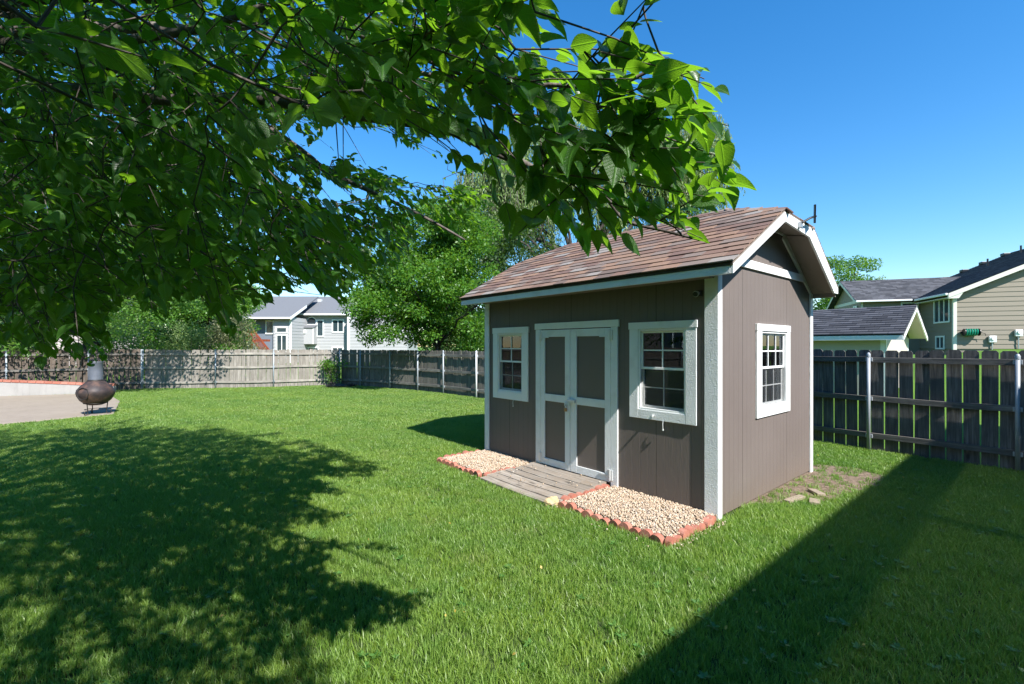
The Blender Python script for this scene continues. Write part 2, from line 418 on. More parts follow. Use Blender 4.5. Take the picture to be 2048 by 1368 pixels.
# ------------------------------------------------------------------ ground
def gz(x, y):
    """terrain height: flat yard, a bank rising beyond the right-hand fence"""
    u, v = to_uv(x, y)
    if v < 5.2 or u > 6: return 0.0
    t = min(1, (v-5.2)/15.0); f = min(1, max(0, (6-u)/6))
    return 1.48*t*t*(3-2*t)*f
def build_ground():
    mb = MB()
    xs = list(np.concatenate([np.linspace(-400,-45,9)[:-1], np.linspace(-45,60,85), np.linspace(60,400,9)[1:]]))
    ys = list(np.concatenate([np.linspace(-300,-20,7)[:-1], np.linspace(-20,60,65), np.linspace(60,600,9)[1:]]))
    for y in ys:
        for x in xs: mb.v.append((x, y, gz(x, y)-.004))
    nx = len(xs)
    for j in range(len(ys)-1):
        for i in range(nx-1):
            a = j*nx+i; mb.f.append((a, a+1, a+1+nx, a+nx))
    o = mb.build('ground', SOIL, smooth=True); o['kind'] = 'structure'
    # far turf beyond the fences takes the turf look
    o.data.materials.append(TURF)
    for p in o.data.polygons:
        c = p.center
        u, v = to_uv(c.x, c.y)
        if v > 5.0 and u < 7 or c.y > 20.5 or abs(c.x) > 24 or c.y < -3: p.material_index = 1
build_ground()

def inpoly(x, y, P):
    c = False; n = len(P); j = n-1
    for i in range(n):
        if (P[i][1] > y) != (P[j][1] > y) and x < (P[j][0]-P[i][0])*(y-P[i][1])/(P[j][1]-P[i][1]+1e-12)+P[i][0]: c = not c
        j = i
    return c
def inpoly_np(X, Y, P):
    c = np.zeros(len(X), bool); j = len(P)-1
    for i in range(len(P)):
        yi, yj, xi, xj = P[i][1], P[j][1], P[i][0], P[j][0]
        m = ((yi > Y) != (yj > Y)) & (X < (xj-xi)*(Y-yi)/(yj-yi+1e-12)+xi); c ^= m; j = i
    return c

# patio slab and its retaining wall (world metres)
PATIO = [(-9.62,11.1),(-10.8,9.55),(-16,8.2),(-22,7.6),(-23,13.4),(-16.7,14.9),(-14.0,15.9),(-11.6,13.6)]
mb = MB(); mb.extrude([(x,y,-.08) for x,y in PATIO], (0,0,.115))
o = mb.build('patio', CONC, bevel=.01); o['kind'] = 'structure'
WA = Vector((-20.0,13.55,0)); WB = Vector((-13.9,16.05,0))
wt = thing('retaining_wall', 'low stained concrete retaining wall with red brick cap behind the patio', 'wall', WA)
wd = (WB-WA); wl = wd.length; wd.normalize(); wn = Vector((-wd.y, wd.x, 0))
wt.rotation_euler[2] = math.atan2(wd.y, wd.x)
def wtop(s): return .78 - .52*min(1, s/wl)
mb = MB(); mb.extrude([(0,0,-.05),(wl,0,-.05),(wl,0,wtop(wl)),(0,0,wtop(0))], (0,.2,0)); mb.build('wall_body', CONCW, wt, bevel=.008)
mb = MB(); mb.box(-.098,.098,-.02,.24,0,.07); bme = mb.mesh('brick', BRICK)
nb = int(wl/.205)
for i in range(nb):
    s = (i+.5)*wl/nb
    inst('brick', bme, wt, (s, 0, wtop(s)+.003+random.uniform(0,.004)), (0, math.atan(.52/wl)+random.uniform(-.01,.01), random.uniform(-.015,.015)))

# ------------------------------------------------------------------ the shed
ST = thing('garden_shed', 'taupe wooden garden shed with white trim, double door and brown shingle roof on the lawn', 'shed', uv(0,0,0), SHED_RZ)
LN, WD = 3.66, 2.638
def holed_wall(name, a0, a1, z0, z1, holes, fn, thick, mat_out):
    """wall panel with rectangular openings; fn(a, depth, z) -> local point"""
    mb = MB()
    As = sorted({a0, a1, *[h[0] for h in holes], *[h[1] for h in holes]}); Zs = sorted({z0, z1, *[h[2] for h in holes], *[h[3] for h in holes]})
    inside = lambda a, z: any(h[0] < a < h[1] and h[2] < z < h[3] for h in holes)
    for i in range(len(As)-1):
        for j in range(len(Zs)-1):
            if inside((As[i]+As[i+1])/2, (Zs[j]+Zs[j+1])/2): continue
            for d in (0, thick):
                mb.poly([fn(As[i],d,Zs[j]), fn(As[i+1],d,Zs[j]), fn(As[i+1],d,Zs[j+1]), fn(As[i],d,Zs[j+1])])
    for h in holes:
        mb.poly([fn(h[0],0,h[2]),fn(h[0],thick,h[2]),fn(h[0],thick,h[3]),fn(h[0],0,h[3])]); mb.poly([fn(h[1],0,h[2]),fn(h[1],thick,h[2]),fn(h[1],thick,h[3]),fn(h[1],0,h[3])])
        mb.poly([fn(h[0],0,h[2]),fn(h[1],0,h[2]),fn(h[1],thick,h[2]),fn(h[0],thick,h[2])]); mb.poly([fn(h[0],0,h[3]),fn(h[1],0,h[3]),fn(h[1],thick,h[3]),fn(h[0],thick,h[3])])
    return mb.build(name, mat_out, ST)
W1 = (2.79, 3.365, .985, 1.855); W2 = (.30, .885, .965, 1.855)
DOOR = (1.235, 2.43, .07, 1.895)
WS = (.99, 1.76, .965, 1.835)
holed_wall('front_wall', .0, LN, .02, 2.50, [W1, W2, DOOR], lambda a,d,z: L(a, d, z), .08, SIDING)
holed_wall('end_wall', .0, WD, .02, 2.47, [WS], lambda a,d,z: L(d, a, z), .08, SIDING)
mb = SB(); mb.b(LN-.08, LN, 0, WD, .02, 2.47); mb.build('end_wall', SIDING, ST)
mb = SB(); mb.b(.082, LN-.082, WD-.08, WD, .02, 2.44); mb.build('back_wall', SIDING, ST)
# gable ends above the belt (a clipped gable under the hipped roof end)
def zfront(v): return 2.386 + .572*(v+.311)          # top of the white boards, front slope
def zback(v): return 3.013 - .68*(v-1.738)
AP = 1.295; ZAP = 3.31
def roofz(v): return min(zfront(v), zback(v))
KA = (.855, 3.055); KB = (1.75, 3.01)              # clipped points
UH = .62; UO = -.30; UL = LN+.22; UH2 = LN-.62
for uu, un in ((-.0, .06), (LN, LN-.06)):
    pts = [L(uu,0,2.472), L(uu,WD,2.472), L(uu,KB[0]-.02,3.03), L(uu,AP+.12,3.13), L(uu,AP-.12,3.14), L(uu,KA[0]-.02,3.0)]
    pts = [L(uu,.14,2.472)] + [L(uu,WD-.02,2.472)] + pts[2:]
    mb = MB(); mb.extrude(pts, ((uu-un),0,0)); mb.build('gable_panel', SIDING, ST)
# interior: floor, dark lining, curtains, shelf
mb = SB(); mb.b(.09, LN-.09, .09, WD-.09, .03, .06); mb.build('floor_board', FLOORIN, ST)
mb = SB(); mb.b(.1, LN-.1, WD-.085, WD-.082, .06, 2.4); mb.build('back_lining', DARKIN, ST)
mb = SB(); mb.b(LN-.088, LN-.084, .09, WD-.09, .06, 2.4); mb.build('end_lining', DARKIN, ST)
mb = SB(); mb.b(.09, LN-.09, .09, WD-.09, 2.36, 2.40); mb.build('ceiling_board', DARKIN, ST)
mb = SB(); mb.b(.3, 2.2, WD-.5, WD-.1, .06, .95); mb.b(.3,2.2,WD-.5,WD-.1,1.3,1.33); mb.build('workbench', FLOORIN, ST)
def curtain(u0, u1, z0, z1):
    mb = MB(); n = 40; 
    for i in range(n+1):
        u = u0+(u1-u0)*i/n; v = .16+.018*math.sin(i*1.35)+.006*math.sin(i*3.1)
        mb.v += [L(u,v,z0), L(u,v,z1)]
    for i in range(n): mb.f.append((2*i,2*i+2,2*i+3,2*i+1))
    mb.build('curtain', CURTAIN, ST, smooth=True)
curtain(3.36, 3.12, 1.05, 1.86); curtain(2.93, 2.78, 1.05, 1.86)

# roof ----------------------------------------------------------------
UR1, UR2 = .49, LN-.5
roof = None
mb = MB()
T = .055
EV = -.325; ZEV = 2.385
P = dict(
    fr=(UO, EV, ZEV), fk=(UO, KA[0], KA[1]), bk=(UO, KB[0], KB[1]), br=(UO, WD+.02, 2.40),
    r1=(UR1, AP, ZAP), r2=(UR2, AP, ZAP),
    lf=(UL, EV, ZEV), lk=(UL, KA[0], KA[1]), lb=(UL, KB[0], KB[1]), lr=(UL, WD+.02, 2.40))
def LP(k, dz=0): u, v, z = P[k]; return L(u, v, z+dz)
for keys in (('fr','fk','r1','r2','lk','lf'), ('br','bk','r1','r2','lb','lr'), ('fk','bk','r1'), ('lk','lb','r2')):
    mb.poly([LP(k, .0) for k in keys])
roof = mb.build('roof', SOFFIT, ST)
sd = roof.modifiers.new('solidify', 'SOLIDIFY'); sd.thickness = .03; sd.offset = -1 if True else 1
# work out which side the thickness must go: keep it centred to be safe
sd.offset = 0
# dark strip between roof deck and fascia
EDGE_DARK = m_flat('dark_roof_edge', (.05,.038,.03), .9)
mb = SB(); mb.b(UO+.002, UL-.002, EV-.012, EV+.02, 2.375, 2.404); mb.build('edge_strip', EDGE_DARK, ST)
mb = SB(); mb.b(UO+.026, UL-.026, EV-.004, EV+.022, 2.302, 2.374); mb.build('fascia', TRIMC, ST, bevel=.003)
mb = SB(); mb.b(UO+.026, UL-.026, WD+.0, WD+.022, 2.30, 2.385); mb.build('fascia', SOFFIT, ST, bevel=.003)
# rake boards: both ends
def offset_board(uo, th, pts_out, pts_in, name='rake_board'):
    for i in range(len(pts_out)-1):
        a, b = pts_out[i], pts_out[i+1]; c, d = pts_in[i+1], pts_in[i]
        mb = MB(); mb.extrude([L(uo,*a), L(uo,*b), L(uo,*c), L(uo,*d)], (-th,0,0)); mb.build(name, TRIM, ST, bevel=.003)
OUT = [(-.327,2.386),(KA[0],KA[1]+.002),(KB[0],KB[1]+.002),(2.655,2.402)]
INN = [(-.327,2.300),(.868,2.958),(1.60,2.906),(2.50,2.335)]
INN2 = [(-.327,2.300),(.868,2.958),(1.60,2.906),(2.655,2.335)]
# close the far tip with a plumb cut
INN[3] = (2.51, 2.338); OUT_FAR = (2.655, 2.402)
for uo in (UO-.001, UL-.024):
    for i in range(3):
        a, b, c, d = OUT[i], OUT[i+1], INN[i+1], INN[i]
        poly = [a, b, c, d] if i < 2 else [a, b, (2.655,2.338), c, d]
        mb = MB(); mb.extrude([L(uo,*p) for p in poly], (-.024,0,0)); mb.build('rake_board', TRIM, ST, bevel=.003)
# soffit panels under the overhang (between wall and rake board)
mb = MB()
for (v0,z0),(v1,z1) in (((-.30,2.345),(.86,2.985)),((.87,2.99),(1.68,2.95)),((1.69,2.94),(2.62,2.36))):
    zt = [L(-.272,v0,z0), L(-.272,v1,z1), L(-.003,v1,z1+.06 if 0.8<v1<1.7 else z1), L(-.003,v0,z0+.06 if .8<v0<1.7 else z0)]
    mb.poly(zt)
so_ = mb.build('soffit', SOFFIT, ST); so_.modifiers.new('s','SOLIDIFY').thickness = .008
mb = SB(); mb.b(.02, LN-.0, EV+.03, .0-.002, 2.325, 2.333); mb.build('soffit', SOFFIT, ST)
# belt board, frieze boards and corner boards
mb = SB(); mb.b(-.024, -.001, .20, WD-.0, 2.488, 2.578); mb.build('belt_board', TRIM, ST, bevel=.003)
def strip(pts, wd_, u=-.022, name='frieze_board'):
    for (a, b) in zip(pts[:-1], pts[1:]):
        d = Vector((0, b[0]-a[0], b[1]-a[1])).normalized(); n = Vector((0, -d.z, d.y))*wd_
        q = [Vector((-u, a[0], a[1])), Vector((-u, b[0], b[1]))]; q += [q[1]-n, q[0]-n]
        mb = MB(); mb.extrude(q, (u+.001,0,0)); mb.build(name, TRIM, ST, bevel=.002)
strip([(1.66,3.0),(2.60,2.42)], .075)
strip([(1.40,3.03),(1.64,3.02)], .04)
for (u0,u1,v0,v1) in ((.115,-.021,-.022,-.001), (-.001,-.0215,-.0005,.065), (LN+.02,LN-.09,-.022,-.001), (-.001,-.0215,WD-.075,WD+.012)):
    mb = SB(); mb.b(u0,u1,v0,v1,.0,2.37 if v1 < 1 else 2.47); mb.build('corner_board', TRIMC if v0 == -.022 else TRIM, ST, bevel=.003)
mb = SB(); mb.b(LN-.0, LN+.02, 0, .09, 0, 2.37); mb.build('corner_board', TRIM, ST, bevel=.003)

# shingles: every tab its own piece on the front slope, real courses on the rest
tab = MB(); tab.box(-.5,.5,-.5,.5,0,1)
tabme = tab.mesh('shingle', SHINGLE)
sl_ang = math.atan2(ZAP-ZEV, AP-EV); sl_len = math.hypot(ZAP-ZEV, AP-EV)
NC = 15; ex = sl_len/NC
rows = []
for r_ in range(NC):
    s0 = r_*ex; s1 = min(sl_len, s0+ex*1.12)
    fmid = (s0+ex/2)/sl_len; v = EV+(AP-EV)*fmid
    k = max(0, (v-KA[0])/(AP-KA[0])) if v > KA[0] else 0
    ua = UO-.012 + (UR1-UO)*k; ub = UL+.012 - (UL-UR2)*k
    u = ua - (random.uniform(0,.15))
    while u < ub-.02:
        wdt = random.uniform(.17,.30)
        a, b = max(u, ua), min(u+wdt, ub)
        if ub-b < .05: b = ub
        if b-a > .04: rows.append((a, b, s0, s1, r_))
        u = b
print('shingles', len(rows))
keep = sorted(rows, key=lambda q: q[4])
cs, sn = math.cos(sl_ang), math.sin(sl_ang)
for i, (a, b, s0, s1, r_) in enumerate(keep):
    th = random.uniform(.009,.013); lift = .018+random.uniform(0,.003)
    sm = (s0+s1)/2
    vv = EV-.02+cs*sm-sn*lift; zz = ZEV+sn*sm+cs*lift
    o = inst('shingle', tabme, ST, L((a+b)/2, vv, zz), (sl_ang-.07, 0, random.uniform(-.006,.006)), ((b-a)-.003, s1-s0, th))
# other slopes: joined courses
def course_mesh(name, fn, n_s, n_u):
    V = []; Fq = []; at_ = []
    mb = MB()
    for j in range(n_s):
        for i in range(n_u):
            a = fn(i/n_u, j/n_s); b = fn((i+.97)/n_u, j/n_s); c = fn((i+.97)/n_u, min(1,(j+1.1)/n_s)); d = fn(i/n_u, min(1,(j+1.1)/n_s))
            h = Vector((0,0,.03+.008*random.random())); h2 = Vector((0,0,.02))
            mb.extrude([a+h, b+h, c+h2, d+h2], (0,0,-.008))
    o = mb.build(name, SHINGLE, ST); o['kind'] = 'stuff'
def lv(k): return Vector(LP(k))
course_mesh('back_slope_shingles', lambda a, s: (lv('br').lerp(lv('bk'), s) if False else Vector(L(UO+(UL-UO)*a, (WD+.03)+(KB[0]-WD-.03)*s, 2.395+(KB[1]-2.395)*s))), 8, 16)
course_mesh('back_slope_shingles', lambda a, s: Vector(L((UO+(UR1-UO)*s)+((UL+(UR2-UL)*s)-(UO+(UR1-UO)*s))*a, KB[0]+(AP-KB[0])*s, KB[1]+(ZAP-KB[1])*s)), 4, 14)
course_mesh('hip_shingles', lambda a, s: lv('fk').lerp(lv('bk'), a).lerp(lv('r1'), s), 5, 4)
course_mesh('hip_shingles', lambda a, s: lv('lk').lerp(lv('lb'), a).lerp(lv('r2'), s), 5, 4)
# ridge and hip caps
capm = MB(); capm.extrude([(-.1,-.09,-.045),(-.1,0,0),(-.1,.09,-.045),(-.1,.09,-.055),(-.1,0,-.012),(-.1,-.09,-.055)], (.22,0,0)); capme = capm.mesh('ridge_cap', SHINGLE)
def caps(a, b):
    a, b = Vector(a), Vector(b); d = b-a; n = max(1, int(d.length/.16)); 
    q = d.to_track_quat('X', 'Z').to_euler()
    for i in range(n):
        p = a.lerp(b, (i+.5)/n); inst('ridge_cap', capme, ST, p+Vector((0,0,.043+.004*random.random())), (q[0], q[1]-.04, q[2]))
caps(LP('r1'), LP('r2')); caps(LP('r1'), LP('fk')); caps(LP('bk'), LP('r1')); caps(LP('r2'), LP('lk'))

# windows ----------------------------------------------------------------
def shed_window(fn, a0, a1, z0, z1, g0, g1, gz0, gz1, zm, cols, bottom_cols, coarse, a_head):
    """fn(a0,a1,d0,d1,z0,z1)->adds a box; a along the wall, d outwards positive"""
    def piece(name, mat, *bx, bev=.002, parent=ST):
        mb = SB()
        for q in bx: fn(mb, *q)
        return mb.build(name, mat, parent, bevel=bev)
    wn_ = bpy.data.objects.new('window', None); COL.objects.link(wn_); wn_.parent = ST
    M_ = TRIMC if coarse else TRIM
    piece('casing', M_, (a0,g0,.0,.022,z0,gz1+.02), parent=wn_); piece('casing', M_, (g1,a1,.0,.022,z0,gz1+.02), parent=wn_)
    piece('casing', M_, (g0+.001,g1-.001,.0,.021,z0,gz0), parent=wn_); piece('head_casing', M_, (a0-a_head,a1+a_head,.0,.026,gz1+.021,z1), parent=wn_)
    f = .022
    piece('frame', TRIM, (g0,g0+f,-.06,.012,gz0,gz1+.02), (g1-f,g1,-.06,.012,gz0,gz1+.02), (g0+f,g1-f,-.06,.012,gz0,gz0+f), (g0+f,g1-f,-.06,.012,gz1+.02-f,gz1+.02), parent=wn_)
    # upper sash in front, lower sash behind
    s = .020
    for (za, zb, d, n, mm) in ((zm-.012, gz1-.004, -.012, cols, .014), (gz0+f, zm+.012, -.034, bottom_cols, .011)):
        A0, A1 = g0+f+.001, g1-f-.001
        piece('sash', TRIM, (A0,A0+s,d-.012,d,za,zb), (A1-s,A1,d-.012,d,za,zb), (A0+s,A1-s,d-.012,d,za,za+s+.006), (A0+s,A1-s,d-.012,d,zb-s,zb), parent=wn_)
        iv0, iv1 = A0+s, A1-s; zc = (za+zb)/2
        bars = [(iv0+(iv1-iv0)*k/n-mm/2, iv0+(iv1-iv0)*k/n+mm/2, d-.011, d-.003, za+s+.007, zb-s-.001) for k in range(1, n)]
        piece('muntin', TRIM, *bars, bev=0, parent=wn_)
        piece('muntin', TRIM, (iv0+.001, iv1-.001, d-.0105, d-.0025, zc-mm/2, zc+mm/2), bev=0, parent=wn_)
        piece('pane', GLASS, (iv0-.002, iv1+.002, d-.0135, d-.0125, za+.004, zb-.004), bev=0, parent=wn_)
    mb = SB(); fn(mb, g0+f+.002, g1-f-.002, -.006,-.005, gz0+f, zm-.014); mb.build('insect_screen', SCREEN, wn_)
    return wn_
ffront = lambda mb, a, b, d0, d1, z0, z1: mb.b(a, b, -d0, -d1, z0, z1)
fside = lambda mb, a, b, d0, d1, z0, z1: mb.b(-d0, -d1, a, b, z0, z1)
shed_window(ffront, 2.676, 3.469, .885, 1.942, 2.80, 3.352, .995, 1.835, 1.44, 2, 2, False, .01)
shed_window(ffront, .198, .985, .880, 1.930, .312, .873, .978, 1.835, 1.43, 2, 2, True, .01)
shed_window(fside, .875, 1.835, .885, 1.913, 1.005, 1.745, .98, 1.816, 1.425, 3, 3, False, .004)
# little knobs and hooks under the front windows
for (u_, z_) in ((2.98,.87),(.56,.865)):
    mb = MB(); mb.tube([L(u_,-.03,z_+.02), L(u_,-.035,z_-.02), L(u_,-.03,z_-.07)], .004, 6); mb.tube([L(u_,-.03,z_-.065),L(u_,-.03,z_-.08)], .009, 8); mb.build('hook', METALW, ST)
mb = MB(); mb.tube([L(.69,-.02,.925),L(.66,-.065,.925)], .011, 8); mb.build('knob', METALW, ST)

# doors ------------------------------------------------------------------
mb = SB(); mb.b(1.128,2.532,-.026,-.001,1.893,1.975); mb.build('door_head', TRIM, ST, bevel=.003)
for (u0,u1) in ((2.42,2.515),(1.148,1.243)):
    mb = SB(); mb.b(u0,u1,-.022,-.001,.03,1.892); mb.build('door_jamb', TRIMC, ST, bevel=.003)
def door_leaf(u0, u1, p0, p1, label):
    d = bpy.data.objects.new('door', None); COL.objects.link(d); d.parent = ST; d['label'] = label
    mb = SB(); mb.b(u0,u1,-.004,.03,.082,1.883); mb.build('door_panel', PANEL, d)
    def bd(*q):
        mb = SB(); mb.b(*q); mb.build('door_board', TRIMC, d, bevel=.003)
    bd(u0,p0,-.022,-.005,.082,1.883); bd(p1,u1,-.022,-.005,.082,1.883)
    bd(p0+.001,p1-.001,-.0215,-.005,1.79,1.883); bd(p0+.001,p1-.001,-.0215,-.005,.937,1.031); bd(p0+.001,p1-.001,-.0215,-.005,.082,.172)
    return d
dr = door_leaf(1.245, 1.876, 1.33, 1.77, 'right-hand door leaf with a worn white kick rail')
dl = door_leaf(1.882, 2.418, 1.968, 2.336, 'left-hand door leaf')
for u_, d in ((1.246,dr),(2.417,dl)):
    for z_ in (1.79,.16):
        s = -1 if u_ < 2 else 1
        mb = SB(); mb.b(u_-.03, u_+.03, -.032,-.023, z_-.05, z_+.07); mb.b(u_+.0*s, u_-.16*s, -.030,-.0225, z_-.012, z_+.006); mb.tube([L(u_,-.034,z_-.055),L(u_,-.034,z_+.075)], .007, 8)
        mb.build('hinge', METALW, d, bevel=.001)
mb = SB(); mb.b(1.78,1.90,-.052,-.024,.955,1.0); mb.tube([L(1.79,-.05,.985),L(1.90,-.05,.985)],.008,8); mb.build('latch', METALW, dr, bevel=.004)
mb = SB(); mb.b(1.875,1.97,-.034,-.0235,.905,.945); mb.tube([L(1.93,-.04,.915),L(1.94,-.055,.925),L(1.95,-.04,.915)],.006,6); mb.build('hasp', METALW, dl, bevel=.002)
lock = thing('padlock', 'small brass and steel padlock hanging from the shed door hasp', 'padlock', uv(1.925,-.055,.86), SHED_RZ)
mb = MB(); mb.box(-.02,.02,-.01,.01,-.022,.022); mb.build('lock_body', BRASS, lock, bevel=.004)
mb = MB(); mb.tube([(-.013,0,.02),(-.013,0,.045),(0,0,.058),(.013,0,.045),(.013,0,.02)],.0035,6); mb.build('shackle', METAL, lock)

# gadgets on the shed
sp = thing('security_light', 'small black and white motion light under the shed eave by the right corner', 'light', uv(.172,-.03,2.19), SHED_RZ)
mb = MB(); mb.box(-.03,.03,-.0,.028,-.03,.03); mb.build('bracket', BLACKP, sp, bevel=.004)
mb = MB(); mb.tube([(0,-.005,0),(.0,-.055,-.012)],[.018,.03],12); mb.build('lamp_head', METALW, sp)
mb = MB(); mb.tube([(0,-.056,-.012),(0,-.062,-.014)],.026,12); mb.build('lens', BLACKP, sp)
so2 = thing('solar_panel_light', 'black solar panel on an arm clamped to the shed roof peak trim', 'solar light', uv(-.335,1.235,2.97), SHED_RZ)
mb = MB(); mb.box(-.03,.0,-.025,.03,-.02,.04); mb.build('clamp', METAL, so2, bevel=.003)
mb = MB(); mb.tube([(.0,0,.03),(.05,.10,.09),(.06,.24,.13)], .012, 8); mb.build('arm', BLACKP, so2)
mb = MB(); mb.box(-.07,.07,-.008,.008,-.1,.1); mb.build('panel', BLACKP, so2, loc=(.05,.24,.16), rot=(0,R(14),R(-70)), bevel=.003)

# ------------------------------------------------------------------ deck, gravel beds, edging
dk = thing('door_step', 'low weathered plank step in front of the shed doors', 'deck', uv(1.9,-.45,0), SHED_RZ)
def DL(u, v, z): return (-(u-1.9), v+.45, z)
pl = [(-.02,-.13),(-.145,-.125),(-.285,-.135),(-.435,-.13),(-.575,-.13),(-.715,-.14),(-.86,-.12)]
for i,(v1,dv) in enumerate(pl):
    z1 = .085-.006*i+random.uniform(-.004,.004); L0 = 1.30-.01*i; L1 = 2.5+random.uniform(-.02,.03)
    mb = MB(); n = 10; wv = [random.uniform(-.004,.004) for _ in range(n+1)]
    for k in range(n+1):
        u = L0+(L1-L0)*k/n; y0, y1 = v1+dv, v1
        sag = .012*math.sin(k/n*math.pi)*random.uniform(.6,1)
        for (yy,zz) in ((y0+wv[k],.0),(y1,.0),(y1,z1-sag),(y0+wv[k],z1-sag-.002)): mb.v.append(DL(u,yy,zz))
    for k in range(n):
        for e in range(4):
            a = k*4+e; b = k*4+(e+1)%4; mb.f.append((a,b,b+4,a+4))
    mb.f.append((0,1,2,3)); mb.f.append((n*4+3,n*4+2,n*4+1,n*4))
    mb.build('plank', DECKW, dk, bevel=.004, rot=(0,0,random.uniform(-.012,.012)))
for u_ in (1.45, 1.9, 2.35):
    mb = MB(); q = [DL(u_-.04,-.93,.0), DL(u_+.04,-.03,.035)]; mb.box(q[0][0],q[1][0],q[0][1],q[1][1],.0,.03); mb.build('joist', RAIL_R, dk)

def ico():
    bm = bmesh.new(); bmesh.ops.create_icosphere(bm, subdivisions=1, radius=1)
    V = np.array([v.co[:] for v in bm.verts]); Fc = np.array([[v.index for v in f.verts] for f in bm.faces]); bm.free(); return V, Fc
IV, IFc = ico()
def gravel(name, u0, u1, v0, v1, n, label):
    M = np.zeros((n,3,4)); U = rng.uniform(u0,u1,n); Vv = rng.uniform(v0,v1,n)
    Z = rng.uniform(.02,.058,n)+ .018*np.sin((U-u0)/(u1-u0)*np.pi)*np.sin((Vv-v0)/(v1-v0)*np.pi)
    ax = rng.normal(size=(n,4)); ax /= np.linalg.norm(ax,axis=1)[:,None]
    w_,x_,y_,z_ = ax.T
    Rm = np.stack([1-2*(y_**2+z_**2),2*(x_*y_-z_*w_),2*(x_*z_+y_*w_),2*(x_*y_+z_*w_),1-2*(x_**2+z_**2),2*(y_*z_-x_*w_),2*(x_*z_-y_*w_),2*(y_*z_+x_*w_),1-2*(x_**2+y_**2)],-1).reshape(n,3,3)
    s = rng.uniform(.0045,.0112,n)[:,None]*rng.uniform(.7,1.35,(n,3))
    M[:,:,:3] = Rm*s[:,None,:]; M[:,0,3] = -U; M[:,1,3] = Vv; M[:,2,3] = Z
    me = stamp(IV*(1+.12*np.sin(IV[:,[1,2,0]]*7)), IFc, M, name, STONE, rng.random(n))
    o = bpy.data.objects.new(name, me); COL.objects.link(o); o.location = uv(0,0,0); o.rotation_euler = (0,0,SHED_RZ)
    tag(o, label, 'gravel', kind='stuff')
    mb = SB(); mb.b(u0,u1,v0,v1,.0,.028); b = mb.build('bed_base', DIRT, o)
gravel('gravel', .0, 1.22, -.83, .0, 13000, 'tan pea gravel filling the bed right of the step')
def spill():
    pts = []
    for i in range(150):
        if i % 2: u_ = random.uniform(-.12,-.05); v_ = random.uniform(-.9,.05)
        elif i % 4: u_ = random.uniform(.0,3.6); v_ = random.uniform(-1.05,-.93)
        else: u_ = random.uniform(1.3,2.5); v_ = random.uniform(-.9,-.05)
        pts.append((u_,v_))
    n = len(pts); M = np.zeros((n,3,4)); s_ = rng.uniform(.004,.011,n)
    Fm = rot_frames(n); M[:,:,:3] = Fm*s_[:,None,None]; a = np.array(pts); M[:,0,3] = -a[:,0]; M[:,1,3] = a[:,1]; M[:,2,3] = np.where((a[:,0] > 1.27)&(a[:,0] < 2.5)&(a[:,1] > -.93), .092, .02)
    me = stamp(IV, IFc, M, 'gravel', STONE, rng.random(n)); o = bpy.data.objects.new('gravel', me); COL.objects.link(o); o.location = uv(0,0,0); o.rotation_euler = (0,0,SHED_RZ)
    tag(o, 'loose gravel scattered on the step and outside the edging', 'gravel', kind='stuff')
gravel('gravel', 2.60, 3.64, -.83, .0, 10500, 'tan pea gravel filling the bed left of the step')
spill()
# scalloped edging bricks
em = MB()
prof = [(-.055,0)]+[(-.055*math.cos(a), .045+.05*math.sin(a)) for a in np.linspace(0, math.pi, 9)]+[(.055,0)]
em.extrude([(p[0],-.028,p[1]*.82) for p in prof], (0,.056,0)); edme = em.mesh('edging_brick', BRICK)
def edging(label, pts, group='red scalloped edging strips round the gravel beds'):
    a0 = pts[0]; t_ = thing('brick_edging', label, 'edging', uv(a0[0],a0[1]), SHED_RZ, group)
    for (a, b) in zip(pts[:-1], pts[1:]):
        A_ = Vector((-(a[0]-a0[0]), a[1]-a0[1], 0)); B_ = Vector((-(b[0]-a0[0]), b[1]-a0[1], 0)); d = B_-A_; n = max(1, round(d.length/.112)); rz = math.atan2(d.y, d.x)
        for i in range(n):
            p = A_.lerp(B_, (i+.5)/n); inst('brick', edme, t_, p+Vector((0,random.uniform(-.006,.006),random.uniform(-.028,.006))), (random.uniform(-.12,.12), random.uniform(-.09,.09), rz+random.uniform(-.1,.1)), (d.length/n/.112*.98, 1, 1))
edging('front row of red scalloped edging below the right gravel bed', [(1.24,-.885),(.03,-.885)])
edging('red scalloped edging running back to the shed corner on the right', [(-.01,-.90),(.0,-.06)])
edging('red scalloped edging between the step and the right gravel bed', [(1.262,-.82),(1.262,-.04)])
edging('front row of red scalloped edging below the left gravel bed', [(3.62,-.885),(2.62,-.885)])
edging('red scalloped edging at the far left end of the left gravel bed', [(3.68,-.88),(3.68,-.1)])
edging('red scalloped edging between the step and the left gravel bed', [(2.565,-.86),(2.565,-.3)])
mb = MB()
bm = bmesh.new(); bmesh.ops.create_icosphere(bm, subdivisions=3, radius=1)
for v in bm.verts:
    n_ = noise.noise(v.co*1.8)*.3; v.co = Vector((v.co.x*.085, v.co.y*.06, max(-.2,v.co.z)*.065))*(1+n_)
me = bpy.data.meshes.new('corner_stone'); bm.to_mesh(me); bm.free(); me.materials.append(m_flat('sandstone', (.5,.36,.2), .9))
o = inst('corner_stone', me, None, uv(1.30,-.93,.035), (0,0,.3)); tag(o, 'rough tan stone at the front corner between step and right gravel bed', 'stone')

